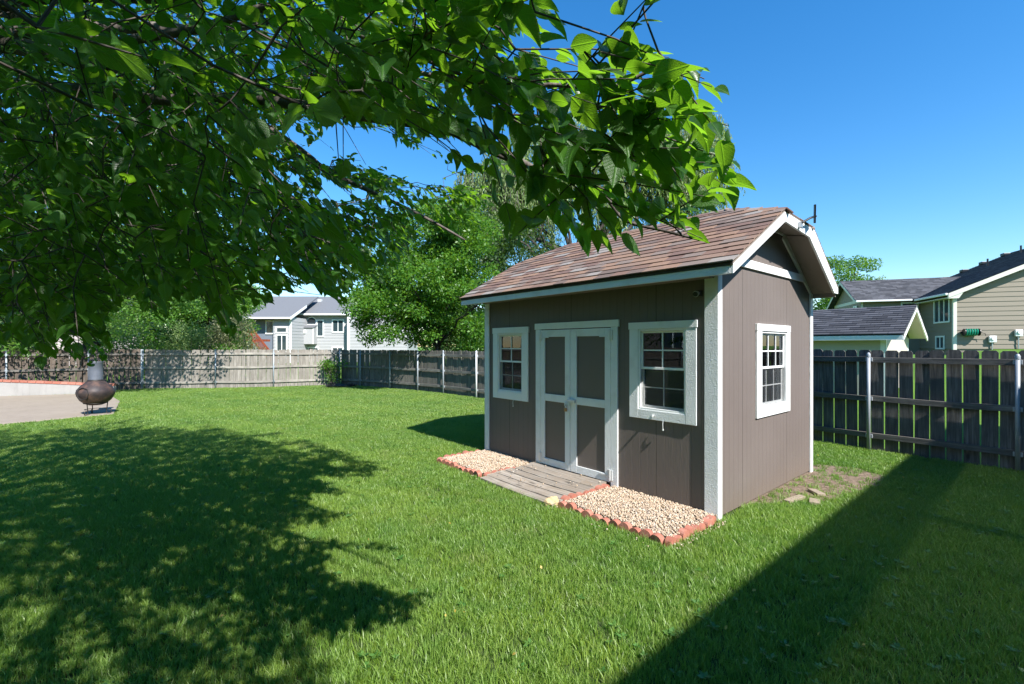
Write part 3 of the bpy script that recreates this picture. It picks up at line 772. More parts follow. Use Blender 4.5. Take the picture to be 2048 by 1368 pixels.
# bare dirt and slab pieces beside the end wall
DIRTP = [(-.02,.55),(-.12,.8),(-.3,1.1),(-.55,1.5),(-.62,2.1),(-.75,2.6),(-.7,3.1),(-.35,3.3),(.1,3.1),(.1,.5)]
mb = MB(); mb.poly([uv(a,b,.003) for a,b in DIRTP]); o = mb.build('dirt_patch', DIRT); o['kind'] = 'structure'
slabm = m_concrete('pale_slab_piece', (.25,.2,.15), (.38,.31,.24))
for (u_,v_,l_,w_,rz,lab) in ((-.28,1.18,.34,.07,.0,'long thin pale board lying in the dirt beside the shed end wall'),(-.36,1.62,.20,.09,.9,'short pale paver piece in the dirt, farther from the shed corner'),(-.45,1.25,.17,.1,.4,'small pale paver chip at the grass edge of the dirt')):
    mb = MB(); mb.box(-l_/2,l_/2,-w_/2,w_/2,0,.03); o = mb.build('slab_piece', slabm, None, bevel=.005, loc=uv(u_,v_,.004), rot=(.03,.02,SHED_RZ+1.45+rz)); tag(o, lab, 'paving piece')

# ------------------------------------------------------------------ fences
def picket_mesh(h, w, mat, k):
    mb = MB(); c = .03; hh = h+random.uniform(-.012,.012)
    pts = [(-w/2,0,0),(w/2,0,0),(w/2,0,hh-c),(w/2-c*.8,0,hh),(-w/2+c*.8,0,hh),(-w/2,0,hh-c)]
    mb.extrude(pts, (0,.018,0)); return mb.mesh('picket', mat)
def fence(name, label, posts, h, pitch, w, mat, railmat, rails, postmats, post_h, side=-1, post_r=.025, kick=False, skip_last=False, post_side=None, wob=.012):
    p0 = Vector((*posts[0],0)); ft = thing('wooden_fence', label, 'fence', p0)
    var = [picket_mesh(h, w, mat, k) for k in range(6)]
    rail_me = {}
    for i,(a,b) in enumerate(zip(posts[:-1], posts[1:])):
        a = Vector((*a,0)); b = Vector((*b,0)); d = b-a; Ln = d.length; d.normalize(); rz = math.atan2(d.y,d.x); nrm = Vector((-d.y,d.x,0))*side
        n = max(1, round(Ln/pitch)); st = Ln/n
        for k in range(n):
            p = a+d*(st*(k+.5)); p.z = random.uniform(-.01,.01)
            o = inst('picket', random.choice(var), ft, p-p0-nrm*.018, (random.uniform(-.006,.006), random.uniform(-wob,wob)*.6, rz+random.uniform(-.01,.01)), (random.uniform(.96,1.0)*st/pitch,1,1))
        for z in rails:
            mb = MB(); m_ = 6
            sg = random.uniform(-.02,.01)
            for k in range(m_+1):
                s = Ln*k/m_; dz = sg*math.sin(k/m_*math.pi)
                for (yy,zz) in ((-.019,-.042),(.019,-.042),(.019,.042),(-.019,.042)): mb.v.append((s, yy, zz+dz))
            for k in range(m_):
                for e in range(4):
                    q = k*4+e; r_ = k*4+(e+1)%4; mb.f.append((q,r_,r_+4,q+4))
            mb.f.append((3,2,1,0)); mb.f.append((m_*4,m_*4+1,m_*4+2,m_*4+3))
            mb.build('rail', railmat, ft, loc=a-p0+nrm*.03+Vector((0,0,z+random.uniform(-.01,.01))), rot=(0,random.uniform(-.004,.004),rz), bevel=.003)
    for i, q in enumerate(posts):
        j = min(i, len(posts)-2); d = Vector((posts[j+1][0]-posts[j][0], posts[j+1][1]-posts[j][1],0)).normalized(); nrm = Vector((-d.y,d.x,0))*side
        if postmats[i % len(postmats)] is None: continue
        mb = MB(); mb.tube([(0,0,-.1),(0,0,post_h)], post_r, 14, True); mb.lathe([(post_r*1.12,post_h-.04),(post_r*1.14,post_h+.005),(post_r*.7,post_h+.03),(0.001,post_h+.038)], sides=14)
        po = mb.build('post', postmats[i % len(postmats)], ft, smooth=True, loc=Vector((*q,0))-p0+nrm*.085)
        po.data.shade_smooth()
        for z in rails:
            mb = MB(); mb.box(-.045,.045,-.02,.02,-.03,.03); mb.build('rail_bracket', POST_M, ft, loc=Vector((*q,0))-p0+nrm*.055+Vector((0,0,z)), rot=(0,0,math.atan2(d.y,d.x)), bevel=.004)
    return ft
# right-hand fence: from behind the shed out of the frame on the right
RF = [(2.6,11.35),(4.05,9.72),(5.0,8.55),(5.75,7.38),(6.74,6.12),(7.75,4.85),(8.8,3.5),(9.9,2.1)]
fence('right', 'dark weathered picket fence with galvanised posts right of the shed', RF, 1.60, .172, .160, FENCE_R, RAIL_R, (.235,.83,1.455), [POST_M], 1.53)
SF = [(-7.3,19.6),(-6.2,19.0),(-4.7,17.95),(-3.42,17.0),(-2.33,16.05),(-1.08,14.75),(.2,13.5),(1.4,12.45),(2.58,11.38)]
fence('side', 'shaded grey picket fence running from the back corner to behind the shed', SF, 1.50, .150, .144, FENCE_S, RAIL_S, (.25,.80,1.34), [None,POST_M,POST_M,POST_M,POST_M,POST_W,POST_W,POST_M,None], 1.48, wob=.02, post_r=.026)  # post tone carries the tree shade: first ones darker, sunlit ones white
BF = [(-7.35,19.6),(-9.6,18.55),(-11.6,18.05),(-14.2,17.75)]
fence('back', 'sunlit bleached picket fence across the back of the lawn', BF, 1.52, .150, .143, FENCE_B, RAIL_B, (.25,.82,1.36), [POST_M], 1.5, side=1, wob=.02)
LF = [(-14.25,17.7),(-15.6,16.95),(-17.3,15.75),(-19.2,14.4),(-21.2,13.0),(-22.6,10.6),(-23.6,8.0),(-24.4,5.2),(-24.8,2.4),(-25,-.4),(-25,-3.2)]
fence('left', 'brown picket fence with see-through gaps behind the patio wall', [(a,b) for a,b in LF], 1.55, .17, .150, m_wood('brown_cedar', (.05,.038,.03), (.14,.11,.09), (.25,.21,.18)), RAIL_R, (.25,.82,1.36), [POST_M], 1.5, side=1)

# ------------------------------------------------------------------ chiminea
ch = thing('chiminea', 'rusty round metal chiminea with grey chimney on scrolled legs at the patio edge', 'chiminea', (-9.98,11.02,.035))
def m_rust():
    t = NT('rusted_metal'); v = t.coord(); n = t.noise(v, 3.5, 6, .6); n2 = t.noise(v, 30, 4)
    c = t.ramp(n, [(.35,(.03,.024,.025)),(.5,(.06,.042,.038)),(.62,(.13,.075,.055)),(.75,(.05,.045,.05))])
    return t.finish(t.principled(c, .55, t.bump(n2, .2, .004), .35, .4))
RUST = m_rust(); IRON = m_flat('black_iron', (.03,.025,.022), .6, .4)
mb = MB(); mb.lathe([(.02,.215),(.12,.222),(.2,.255),(.29,.34),(.345,.45),(.36,.52),(.345,.59),(.28,.68),(.2,.755),(.165,.79),(.155,.80)], sides=36); mb.build('bowl', RUST, ch, smooth=True)
mb = MB(); mb.lathe([(.158,.785),(.165,.80),(.15,.815),(.14,.83)], sides=30); mb.build('collar', IRON, ch, smooth=True)
mb = MB(); mb.lathe([(.14,.80),(.137,1.0),(.132,1.22),(.145,1.24),(.145,1.26),(.12,1.26),(.12,1.0)], sides=30); mb.build('chimney', m_flat('grey_heatproof_metal', (.14,.15,.18), .5, .3, .25), ch, smooth=True)
mb = MB(); mb.lathe([(.0,1.34),(.14,1.31),(.15,1.30)], sides=24); mb.tube([(.1,0,1.25),(.1,0,1.31)],.006,6); mb.tube([(-.1,0,1.25),(-.1,0,1.31)],.006,6); mb.build('rain_cap', IRON, ch, smooth=True)
mb = MB()
mb.tube([(-.1,-.335,.42),(0,-.36,.37),(.1,-.335,.42),(.13,-.325,.52),(.09,-.325,.62),(0,-.33,.66),(-.09,-.325,.62),(-.13,-.325,.52),(-.1,-.335,.42)], .012, 6); mb.build('mouth_ring', IRON, ch)
ring = [(.22*math.cos(a), .22*math.sin(a), .27) for a in np.linspace(0, 2*math.pi, 25)]
mb = MB(); mb.tube(ring, .01, 6); ring2 = [(.2*math.cos(a), .2*math.sin(a), .12) for a in np.linspace(0, 2*math.pi, 25)]; mb.tube(ring2, .007, 6); mb.build('stand_ring', IRON, ch)
for k in range(3):
    a = k*2*math.pi/3+.5; d = Vector((math.cos(a), math.sin(a), 0))
    pts = [d*.22+Vector((0,0,.27)), d*.205+Vector((0,0,.12)), d*.2+Vector((0,0,.045))]
    pts += [d*(.245-.045*math.cos(t_))+Vector((0,0,.05-.045*math.sin(t_)*1.0)) for t_ in np.linspace(.2, 5.0, 10)]
    mb = MB(); mb.tube(pts, .01, 6); mb.build('leg', IRON, ch)

# ------------------------------------------------------------------ neighbour's shed beyond the right fence
NS0 = Vector(((1808-CX)/F*11.0, 11.0, 0))
ns = thing('neighbour_shed', 'beige neighbour shed with charcoal shingle roof beyond the right fence', 'shed', NS0, SHED_RZ)
GREYSH_T, gsc, gfr = m_shingle('charcoal_shingles', [(.045,.047,.055),(.075,.077,.088),(.055,.057,.066),(.095,.097,.11)], .14, .3)
GREYSH = GREYSH_T.finish(GREYSH_T.principled(gsc, .9, GREYSH_T.bump(gfr, .5, .02), spec=.2))
def m_gs():
    t = NT('charcoal_tabs'); a = t.n('Attribute', attribute_name='rnd').outputs['Fac']
    c = t.ramp(a, [(0,(.05,.052,.062)),(.5,(.085,.088,.1)),(1,(.13,.132,.15))]); g = t.noise(t.coord(rand=False), 150, 2)
    return t.finish(t.principled(t.mix(t.math('MULTIPLY',g,.5), c, (.03,.03,.035)), .9, t.bump(g,.3,.003), spec=.2))
GTAB = m_gs()
BEIGE = m_paint('beige_siding', (.5,.45,.395), .6, .06, (.3,.25,.2), .15, .15)
ez, rz_, hw, ln = 1.955, 2.74, 1.62, 5.2      # eave height, ridge height, half width, length
# local: x = -u (right), y = v (back). ridge runs along x from 0 (right end) to -ln
def tabs_on(name, parent, a, b, c, d, n_u, n_s, mat, th=.02, kind=True):
    """joined staggered tabs on the quad a-b (eave) d-c (ridge)"""
    a,b,c,d = map(Vector,(a,b,c,d)); nrm = (b-a).cross(d-a).normalized()
    if nrm.z < 0: nrm = -nrm
    P_=[];Fs=[];at_=[]
    for j in range(n_s):
        s0 = j/n_s; s1 = min(1,(j+1.15)/n_s); off = (j*.37)%1
        for i in range(-1, n_u):
            u0 = max(0,(i+off)/n_u); u1 = min(1,(i+off+.98)/n_u)
            if u1-u0 < .003: continue
            e0a = a.lerp(b,u0).lerp(d.lerp(c,u0),s0)+nrm*th; e0b = a.lerp(b,u1).lerp(d.lerp(c,u1),s0)+nrm*th
            e1b = a.lerp(b,u1).lerp(d.lerp(c,u1),s1)+nrm*.004; e1a = a.lerp(b,u0).lerp(d.lerp(c,u0),s1)+nrm*.004
            n0 = len(P_); P_ += [e0a,e0b,e1b,e1a,e0a-nrm*th*.9,e0b-nrm*th*.9]; Fs += [(n0,n0+1,n0+2,n0+3),(n0+4,n0+5,n0+1,n0)]; r = random.random(); at_ += [r]*6
    V = np.array([p[:] for p in P_]); me = np_mesh(name, V, np.array(Fs).ravel(), np.full(len(Fs),4), mat, at_)
    o = bpy.data.objects.new(name, me); COL.objects.link(o); o.parent = parent
    o['kind'] = 'stuff'
    return o
def slab(parent, name, mat, pts, d, bevel=0):
    mb = MB(); mb.extrude(pts, d); return mb.build(name, mat, parent, bevel=bevel)
slab(ns, 'roof', GREYSH, [(0,0,ez),(0,hw,rz_),(0,2*hw,ez),(0,2*hw,ez-.05),(0,hw,rz_-.06),(0,0,ez-.05)], (-ln,0,0))
tabs_on('roof_shingles', ns, (0,-.02,ez),(-ln,-.02,ez),(-ln,hw,rz_),(0,hw,rz_), 17, 13, GTAB, .022)
tabs_on('roof_shingles', ns, (0,2*hw+.02,ez),(-ln,2*hw+.02,ez),(-ln,hw,rz_),(0,hw,rz_), 17, 13, GTAB, .022)
slab(ns, 'fascia', TRIM, [(-.02,-.01,ez-.14),(-.02,.015,ez-.14),(-.02,.015,ez-.03),(-.02,-.01,ez-.03)], (-ln+.03,0,0))
for s in (0,1):
    y0, y1 = (0,hw) if s == 0 else (2*hw,hw)
    slab(ns, 'rake_board', TRIM, [(.0,y0,ez-.01),(.0,y1,rz_-.005),(.0,y1,rz_-.145),(.0,y0,ez-.15)], (-.03,0,0))
wl0 = .27
mb = MB(); mb.box(-ln+.2,-.4,wl0,2*hw-wl0,-.1,ez-.05); mb.extrude([(-.4,wl0,ez-.05),(-.4,2*hw-wl0,ez-.05),(-.4,hw,rz_-.1)], (-.05,0,0)); mb.build('wall', BEIGE, ns)
mb = MB(); mb.box(-.5,-.39,wl0-.012,wl0,-.1,ez-.06); mb.box(-.399,-.385,wl0-.012,wl0+.06,-.1,ez-.06); mb.box(-.399,-.385,2*hw-wl0-.09,2*hw-wl0+.01,-.1,ez-.06); mb.box(-.399,-.38,wl0+.3,2*hw-wl0-.3,ez+.02,ez+.11); mb.build('corner_board', TRIM, ns)
mb = MB(); mb.extrude([(-.03,.05,ez-.07),(-.03,hw,rz_-.11),(-.03,2*hw-.05,ez-.07),(-.03,2*hw-.05,ez-.08),(-.03,hw,rz_-.12),(-.03,.05,ez-.08)], (-.36,0,0)); mb.build('soffit', BEIGE, ns)
mb = MB(); mb.box(-ln+.5,-ln+.9,.75,.95,ez+.38,ez+.55); mb.box(-2.75,-2.35,.95,1.25,ez+.42,ez+.62); mb.build('roof_vent', BLACKP, ns, bevel=.02)

# ------------------------------------------------------------------ house on the right
GD = Vector((.94,-.34,0)).normalized(); RD = Vector((.34,.94,0)).normalized(); HP = Vector(((1908-CX)/F*26, 26, 0))
hr = thing('neighbour_house', 'tan lap-sided two-storey house with charcoal roof on the bank at the right', 'house', HP, math.atan2(GD.y, GD.x))
# local x along gable wall (right), y back
TAN = m_paint('tan_lap_siding', (.235,.198,.155), .65, .08, (.2,.17,.13), .15, .2, grain=False)
TANT = m_paint('tan_trim', (.62,.6,.53), .55, .05, (.3,.28,.24), .1, .1)
SLP = .45; ZE = 4.72; ZB = 1.5; HWD = 16.0; DEP = 10.0; RX = 8.0
def roofh(x): return ZE + SLP*min(x, HWD-x)
mb = MB(); mb.extrude([(.03,.03,ZB-.4),(HWD-.03,.03,ZB-.4),(HWD-.03,.03,ZE),(RX,.03,roofh(RX)-.1),(.03,.03,ZE-.02)], (0,DEP-.06,0)); mb.build('wall', TAN, hr)
expo = .262
nrow = int((roofh(RX)-ZB)/expo)
for i in range(nrow):
    z0 = ZB+i*expo; z1 = z0+expo+.02
    xa = 0 if z1 < ZE-.05 else max(0,(z1-ZE)/SLP+.05); xb = HWD-xa
    if xb-xa < .3: break
    mb = MB(); mb.extrude([(xa,-.03,z0),(xa,.03,z0),(xa,.03,z1),(xa,-.005,z1)], (xb-xa,0,0)); mb.build('siding_board', TAN, hr)
    if z1 < ZE+.1:
        mb = MB(); mb.extrude([(-.03,-.0,z0),(-.005,0,min(z1,ZE)),(.03,0,min(z1,ZE)),(.03,0,z0)], (0,3.85,0)); mb.build('siding_board', TAN, hr)
mb = MB(); mb.box(-.05,.11,-.05,-.031,ZB-.3,ZE-.05); mb.box(-.05,-.031,-.031,.10,ZB-.3,ZE-.05); mb.build('corner_board', TANT, hr)
# main roof
OV = .45
for sgn in (0,1):
    x0 = -OV if sgn == 0 else HWD+OV; z0 = ZE-SLP*OV+.1
    pts = [(x0,-OV,z0),(RX,-OV,ZE+SLP*RX+.1),(RX,-OV,ZE+SLP*RX-.02),(x0,-OV,z0-.12)]
    slab(hr, 'roof', GREYSH, pts, (0,DEP+2*OV,0))
    slab(hr, 'rake_board', TANT, [(x0,-OV-.03,z0-.02),(RX,-OV-.03,ZE+SLP*RX+.08),(RX,-OV-.03,ZE+SLP*RX-.17),(x0,-OV-.03,z0-.26)], (0,.025,0))
tabs_on('roof_shingles', hr, (-OV-.02,-OV,ZE-SLP*OV+.1),(-OV-.02,DEP+OV,ZE-SLP*OV+.1),(RX,DEP+OV,ZE+SLP*RX+.1),(RX,-OV,ZE+SLP*RX+.1), 34, 52, GTAB, .03)
mb = MB(); mb.extrude([(-OV-.02,-OV,ZE-.40),(0.02,-OV,ZE-.40),(.3,-OV,ZE+.06),(-OV-.02,-OV,ZE-.12)], (0,.05,0)); mb.box(-OV,-.035,-OV+.05,3.4,ZE-.37,ZE-.33); mb.build('eave_return', TANT, hr)
mb = MB(); mb.box(-OV-.13,-OV-.01,-OV,3.2,ZE-.22,ZE-.10); mb.build('gutter', TRIM, hr, bevel=.02)
# wing to the left, set back
WX0, WX1, WY0, WY1 = -3.2, 2.2, 3.86, 9.3; WR = (WY0+WY1)/2; WZR = ZE+.45*(WY1-WY0)/2+.35
mb = MB(); mb.extrude([(WX0,WY0,ZB-.4),(WX0,WY1,ZB-.4),(WX0,WY1,ZE),(WX0,WR,WZR-.15),(WX0,WY0,ZE)], (WX1-WX0,0,0)); mb.build('wing_wall', TAN, hr)
for i in range(int((ZE-ZB)/expo)+1):
    z0 = ZB+i*expo; z1 = min(ZE, z0+expo+.02); mb = MB(); mb.extrude([(WX0-.01,WY0-.03,z0),(WX0-.01,WY0-.001,z0),(WX0-.01,WY0-.001,z1),(WX0-.01,WY0-.006,z1)], (-WX0-.03,0,0)); mb.build('siding_board', TAN, hr)
zl = ZE-.05
for (y0,y1) in ((WY0-.4,WR),(WY1+.4,WR)):
    slab(hr, 'roof', GREYSH, [(WX0-.4,y0,zl),(WX0-.4,y1,WZR+.05),(WX0-.4,y1,WZR-.07),(WX0-.4,y0,zl-.1)], (7.2,0,0))
    slab(hr, 'rake_board', TANT, [(WX0-.43,y0,zl-.02),(WX0-.43,y1,WZR+.03),(WX0-.43,y1,WZR-.17),(WX0-.43,y0,zl-.2)], (.025,0,0))
tabs_on('roof_shingles', hr, (WX0-.42,WY0-.42,zl),(4.2,WY0-.42,zl),(4.2,WR,WZR+.05),(WX0-.42,WR,WZR+.05), 26, 18, GTAB, .03)
mb = MB(); mb.box(WX0-.42,-.6,WY0-.52,WY0-.41,zl-.12,zl-.01); mb.build('gutter', TRIM, hr, bevel=.02)
mb = MB(); mb.box(WX0-.012,WX0-.002,WY0,WY1,ZE-.15,ZE+.05); mb.box(WX0+.0,WX0+.12,WY0-.04,WY0-.031,ZB,ZE); mb.build('trim_board', TANT, hr)
WGL = m_flat('house_window_dark', (.03,.05,.06), .08, 0, .3, .8)
def house_window(parent, org, ax, out, w_, h_, cols, mat=TRIM, rows=1, gm=WGL, fw=.09):
    """org lower-left corner, ax along the wall, out outward"""
    org, ax, out = Vector(org), Vector(ax).normalized(), Vector(out).normalized(); up = Vector((0,0,1))
    fr = bpy.data.objects.new('window', None); COL.objects.link(fr); fr.parent = parent
    def bx(name, m, a0, a1, z0, z1, d0, d1, bev=0):
        mb = MB(); pts = [org+ax*a0+up*z0+out*d0, org+ax*a1+up*z0+out*d0, org+ax*a1+up*z1+out*d0, org+ax*a0+up*z1+out*d0]; mb.extrude(pts, out*(d1-d0)); mb.build(name, m, fr)
    bx('frame', mat, -fw, 0, -fw, h_+fw, 0, .05); bx('frame', mat, w_, w_+fw, -fw, h_+fw, 0, .05); bx('frame', mat, 0, w_, -fw, 0, 0, .048); bx('frame', mat, 0, w_, h_, h_+fw, 0, .048)
    for k in range(1, cols): bx('mullion', mat, w_*k/cols-.035, w_*k/cols+.035, 0, h_, .0, .04)
    for k in range(1, rows): bx('mullion', mat, 0, w_, h_*k/rows-.03, h_*k/rows+.03, .0, .039)
    for k in range(cols): bx('pane', gm, w_*k/cols, w_*(k+1)/cols, 0, h_, .002, .012)
house_window(hr, (-.032,1.95,3.1), (0,-1,0), (-1,0,0), 1.55, 1.28, 3)
house_window(hr, (-.032,1.75,1.55), (0,-1,0), (-1,0,0), .8, .62, 2)
house_window(hr, (-.95,3.83,2.3), (1,0,0), (0,-1,0), .75, 2.1, 1)
house_window(hr, (WX0-.03,WY0+.6,3.6), (0,1,0), (-1,0,0), .5, .7, 1)
for (x_,y_) in ((-1.2,WR-1.0),):
    mb = MB(); z_ = zl+(WZR-zl)*(1.72/3.1)+.06; mb.box(x_,x_+.45,y_,y_+.35,z_,z_+.22); mb.build('roof_vent', BLACKP, hr, bevel=.03)
for x_ in (3.9,5.0,6.1,7.3):
    z_ = roofh(x_)+.1; mb = MB(); mb.box(x_-.3,x_+.1,DEP-.5,DEP-.1,z_-.06,z_+.14); mb.build('roof_vent', BLACKP, hr, bevel=.03)
for x_ in (4.9,6.6):
    z_ = roofh(x_)+.1; mb = MB(); mb.tube([(x_,DEP-3,z_-.1),(x_,DEP-3,z_+.5)], .05, 10); mb.build('vent_pipe', BLACKP, hr)
def onwall(x, z): return HP+GD*x+Vector((0,0,z))
q = onwall(.66,2.42)-RD*.25
reel = thing('hose_reel', 'green garden hose reel mounted on the tan house wall near its corner', 'hose reel', q, math.atan2(GD.y,GD.x))
mb = MB(); 
for i in range(5): mb.tube([(.30*math.cos(a)*0+(-.24+i*.11)+.02*math.sin(a), .13*math.cos(a)*1.0, .17*math.sin(a)) for a in np.linspace(0,2*math.pi,17)], .04, 6)
mb.build('hose', m_flat('green_hose', (.005,.2,.12), .4), reel)
mb = MB(); mb.lathe([(.0,0),(.2,0),(.2,.03),(0,.03)], sides=20); d1 = mb.build('reel_disc', BLACKP, reel, loc=(-.34,0,0), rot=(0,R(90),0)); mb = MB(); mb.lathe([(.0,0),(.2,0),(.2,.03),(0,.03)], sides=20); mb.build('reel_disc', BLACKP, reel, loc=(.30,0,0), rot=(0,R(90),0))
mb = MB(); mb.box(-.4,.36,.15,.21,-.06,.06); mb.tube([(.33,0,0),(.6,.02,-.08),(.62,.02,-.2)],.015,6); mb.build('bracket', BLACKP, reel)
for (x_,z_,lab) in ((1.62,2.03,'lower pale utility meter box on the tan house wall'),(2.72,2.36,'upper pale round-faced utility meter on the tan house wall')):
    q = onwall(x_, z_)-RD*.04
    t_ = thing('utility_box', lab, 'meter box', q, math.atan2(GD.y,GD.x)); mb = MB(); mb.box(-.16,.16,-.14,0,-.18,.18); mb.build('box', METALW, t_, bevel=.02); mb = MB(); mb.tube([(0,-.05,-.19),(0,-.05,-.85)],.03,8); mb.build('conduit', METAL, t_); mb = MB(); mb.tube([(0,-.14,.04),(0,-.19,.04)],.09,14); mb.build('dial', METALW, t_)

# ------------------------------------------------------------------ grey house at the far left
YM = 48.0; YW = 44.5
def X(px, Y): return (px-CX)/F*Y
def Zp(py, Y): return EYE-(py-CYP)/F*Y
GREYS = m_paint('grey_lap_siding', (.36,.36,.37), .65, .05, (.25,.25,.25), .1, .15, grain=False)
GREYS2 = m_paint('blue_grey_siding', (.15,.17,.21), .65, .05, (.1,.1,.12), .1, .15, grain=False)
hl = thing('grey_house', 'grey two-storey house with white windows beyond the back fence', 'house', (X(640,YM), YM, 0))
def H(px, py, Y): p = at(px, py, Y); return (p.x-hl.location.x, p.y-hl.location.y, p.z)
def HX(px, Y): return X(px,Y)-hl.location.x
ze = Zp(626, YM)
mb = MB(); mb.box(HX(470,YM), HX(704,YM), 0, 9, 0, ze); mb.box(HX(704,YM), HX(800,YM), -1.2, 9, 0, ze); mb.build('wall', GREYS, hl)
xw0, xw1 = HX(470,YW), HX(583,YW); yw = YW-YM; zew = Zp(634,YW)
mb = MB(); mb.box(HX(547,YW), xw1, yw, -.002, 0, zew); mb.build('wing_wall', GREYS, hl)
mb = MB(); mb.box(xw0, HX(547,YW)-.002, yw+.6, -.003, 0, zew-.05); mb.build('wing_wall', GREYS2, hl)
for i in range(int(ze/.31)+1):
    z0 = i*.31; z1 = min(z0+.33, ze)
    if z0 >= ze-.02: break
    mb = MB(); mb.extrude([(xw1+.0,-.035,z0),(xw1+.0,-.001,z0),(xw1,-.001,z1),(xw1,-.006,z1)], (HX(704,YM)-xw1,0,0)); mb.build('siding_board', GREYS, hl)
    mb = MB(); mb.extrude([(HX(705,YM)-.0,-1.235,z0),(HX(705,YM),-1.201,z0),(HX(705,YM),-1.201,z1),(HX(705,YM),-1.206,z1)], (6,0,0)); mb.build('siding_board', GREYS, hl)
    if z1 <= zew:
        mb = MB(); mb.extrude([(xw1+.03,yw,z0),(xw1+.001,yw,z0),(xw1+.001,yw,z1),(xw1+.006,yw,z1)], (0,-yw-.04,0)); mb.build('siding_board', GREYS, hl)
        mb = MB(); mb.extrude([(HX(547,YW),yw-.035,z0),(HX(547,YW),yw-.001,z0),(HX(547,YW),yw-.001,z1),(HX(547,YW),yw-.006,z1)], (xw1-HX(547,YW),0,0)); mb.build('siding_board', GREYS, hl)
mb = MB(); mb.box(xw1-.18,xw1+.04,yw-.06,yw-.036,0,zew); mb.box(HX(704,YM)-.05,HX(704,YM)+.2,-1.27,-1.236,0,ze); mb.build('corner_board', TRIM, hl)
HRF = m_flat('slate_roof', (.13,.135,.145), .85)
zr = Zp(594, YM+5); 
rl = lambda x: zr-.0*x
slab(hl, 'roof', HRF, [(HX(440,YM),-.6,ze-.1),(HX(440,YM),4.7,zr),(HX(440,YM),10,ze-.1),(HX(440,YM),10,ze-.25),(HX(440,YM),4.7,zr-.2),(HX(440,YM),-.6,ze-.25)], (HX(820,YM)-HX(440,YM),0,0))
sw = (zr-ze)/5.3
slab(hl, 'roof', HRF, [(xw0-1,yw-.5,zew-.05),(xw0-1,2.4,zew-.05+(2.4-yw+.5)*.42),(xw0-1,2.4,zew-.2+(2.4-yw+.5)*.42),(xw0-1,yw-.5,zew-.2)], (HX(586,YW)-xw0+1,0,0))
mb = MB(); mb.box(xw0-1,HX(586,YW),yw-.6,yw-.5,zew-.2,zew-.04); mb.box(HX(590,YM),HX(704,YM),-.72,-.61,ze-.26,ze-.1); mb.build('gutter', TRIM, hl)
slab(hl, 'rake_board', TRIM, [(HX(586,YW)+.01,yw-.55,zew-.3),(HX(586,YW)+.01,-.6,zew-.3+(-yw-.05)*.42),(HX(586,YW)+.01,-.6,zew-.05+(-yw-.05)*.42),(HX(586,YW)+.01,yw-.55,zew-.02)], (.03,0,0))
def hw_px(px0, px1, py0, py1, Y, cols, rows=1, off=-.04):
    house_window(hl, (HX(px0,Y), Y-YM+off, Zp(py1,Y)), (1,0,0), (0,-1,0), X(px1,Y)-X(px0,Y), Zp(py0,Y)-Zp(py1,Y), cols, rows=rows, fw=.12)
hw_px(600,611,642,660,YM,1); hw_px(635.5,646,641.5,671.5,YM,1); hw_px(666.5,686.5,641,663,YM,2)
hw_px(618,636,696,704,YM,2); hw_px(666,685,696,704,YM,2); hw_px(554.5,573,656,664,YW,1); hw_px(555,573,671,702,YW,2); hw_px(534,546,643,666,YW+.6,1)
# arched window
mb = MB(); cx_ = HX(623.5,YM); rz0 = Zp(648,YM); rr = .42
mb.extrude([(cx_+a_,-.06,z_) for a_,z_ in [(-rr,rz0)]+[(rr*math.cos(t_), rz0+.28+.38*math.sin(t_)) for t_ in np.linspace(math.pi,0,9)]+[(rr,rz0)]], (0,.02,0)); mb.build('arched_pane', WGL, hl)
rr = .52; mb = MB(); mb.extrude([(cx_+a_,-.045,z_) for a_,z_ in [(-rr,rz0-.1)]+[(rr*math.cos(t_), rz0+.28+.48*math.sin(t_)) for t_ in np.linspace(math.pi,0,9)]+[(rr,rz0-.1)]], (0,.02,0)); mb.build('arched_frame', TRIM, hl)
# box bay
bx0, bx1 = HX(603,YM-.8), HX(623,YM-.8); 
mb = MB(); zb0, zb1 = Zp(688,YM-.8), Zp(656,YM-.8); mb.extrude([(bx0,-.9,zb0),(bx0,-.04,zb0),(bx0,-.04,zb1+.25),(bx0,-.9,zb1)], (bx1-bx0+.25,0,0)); mb.build('box_bay', GREYS, hl)
mb = MB(); mb.extrude([(bx0-.05,-1.0,zb1),(bx0-.05,-.04,zb1+.3),(bx0-.05,-.04,zb1+.36),(bx0-.05,-1.0,zb1+.07)], (bx1-bx0+.35,0,0)); mb.build('bay_roof', HRF, hl)
mb = MB(); mb.box(bx0-.01,bx0+.08,-.93,-.901,zb0,zb1); mb.box(bx1+.17,bx1+.27,-.93,-.901,zb0,zb1); mb.box(bx0+.3,bx0+.5,-1.0,-.901,zb1-.55,zb1-.2); mb.build('trim_board', TRIM, hl)
for px in (567,586,603,640):
    mb = MB(); p = H(px, 598, YM+3.2); mb.box(p[0]-.2,p[0]+.2,p[1]-.2,p[1]+.2,zr-1.2,zr-.45); mb.build('roof_vent', METALW, hl)
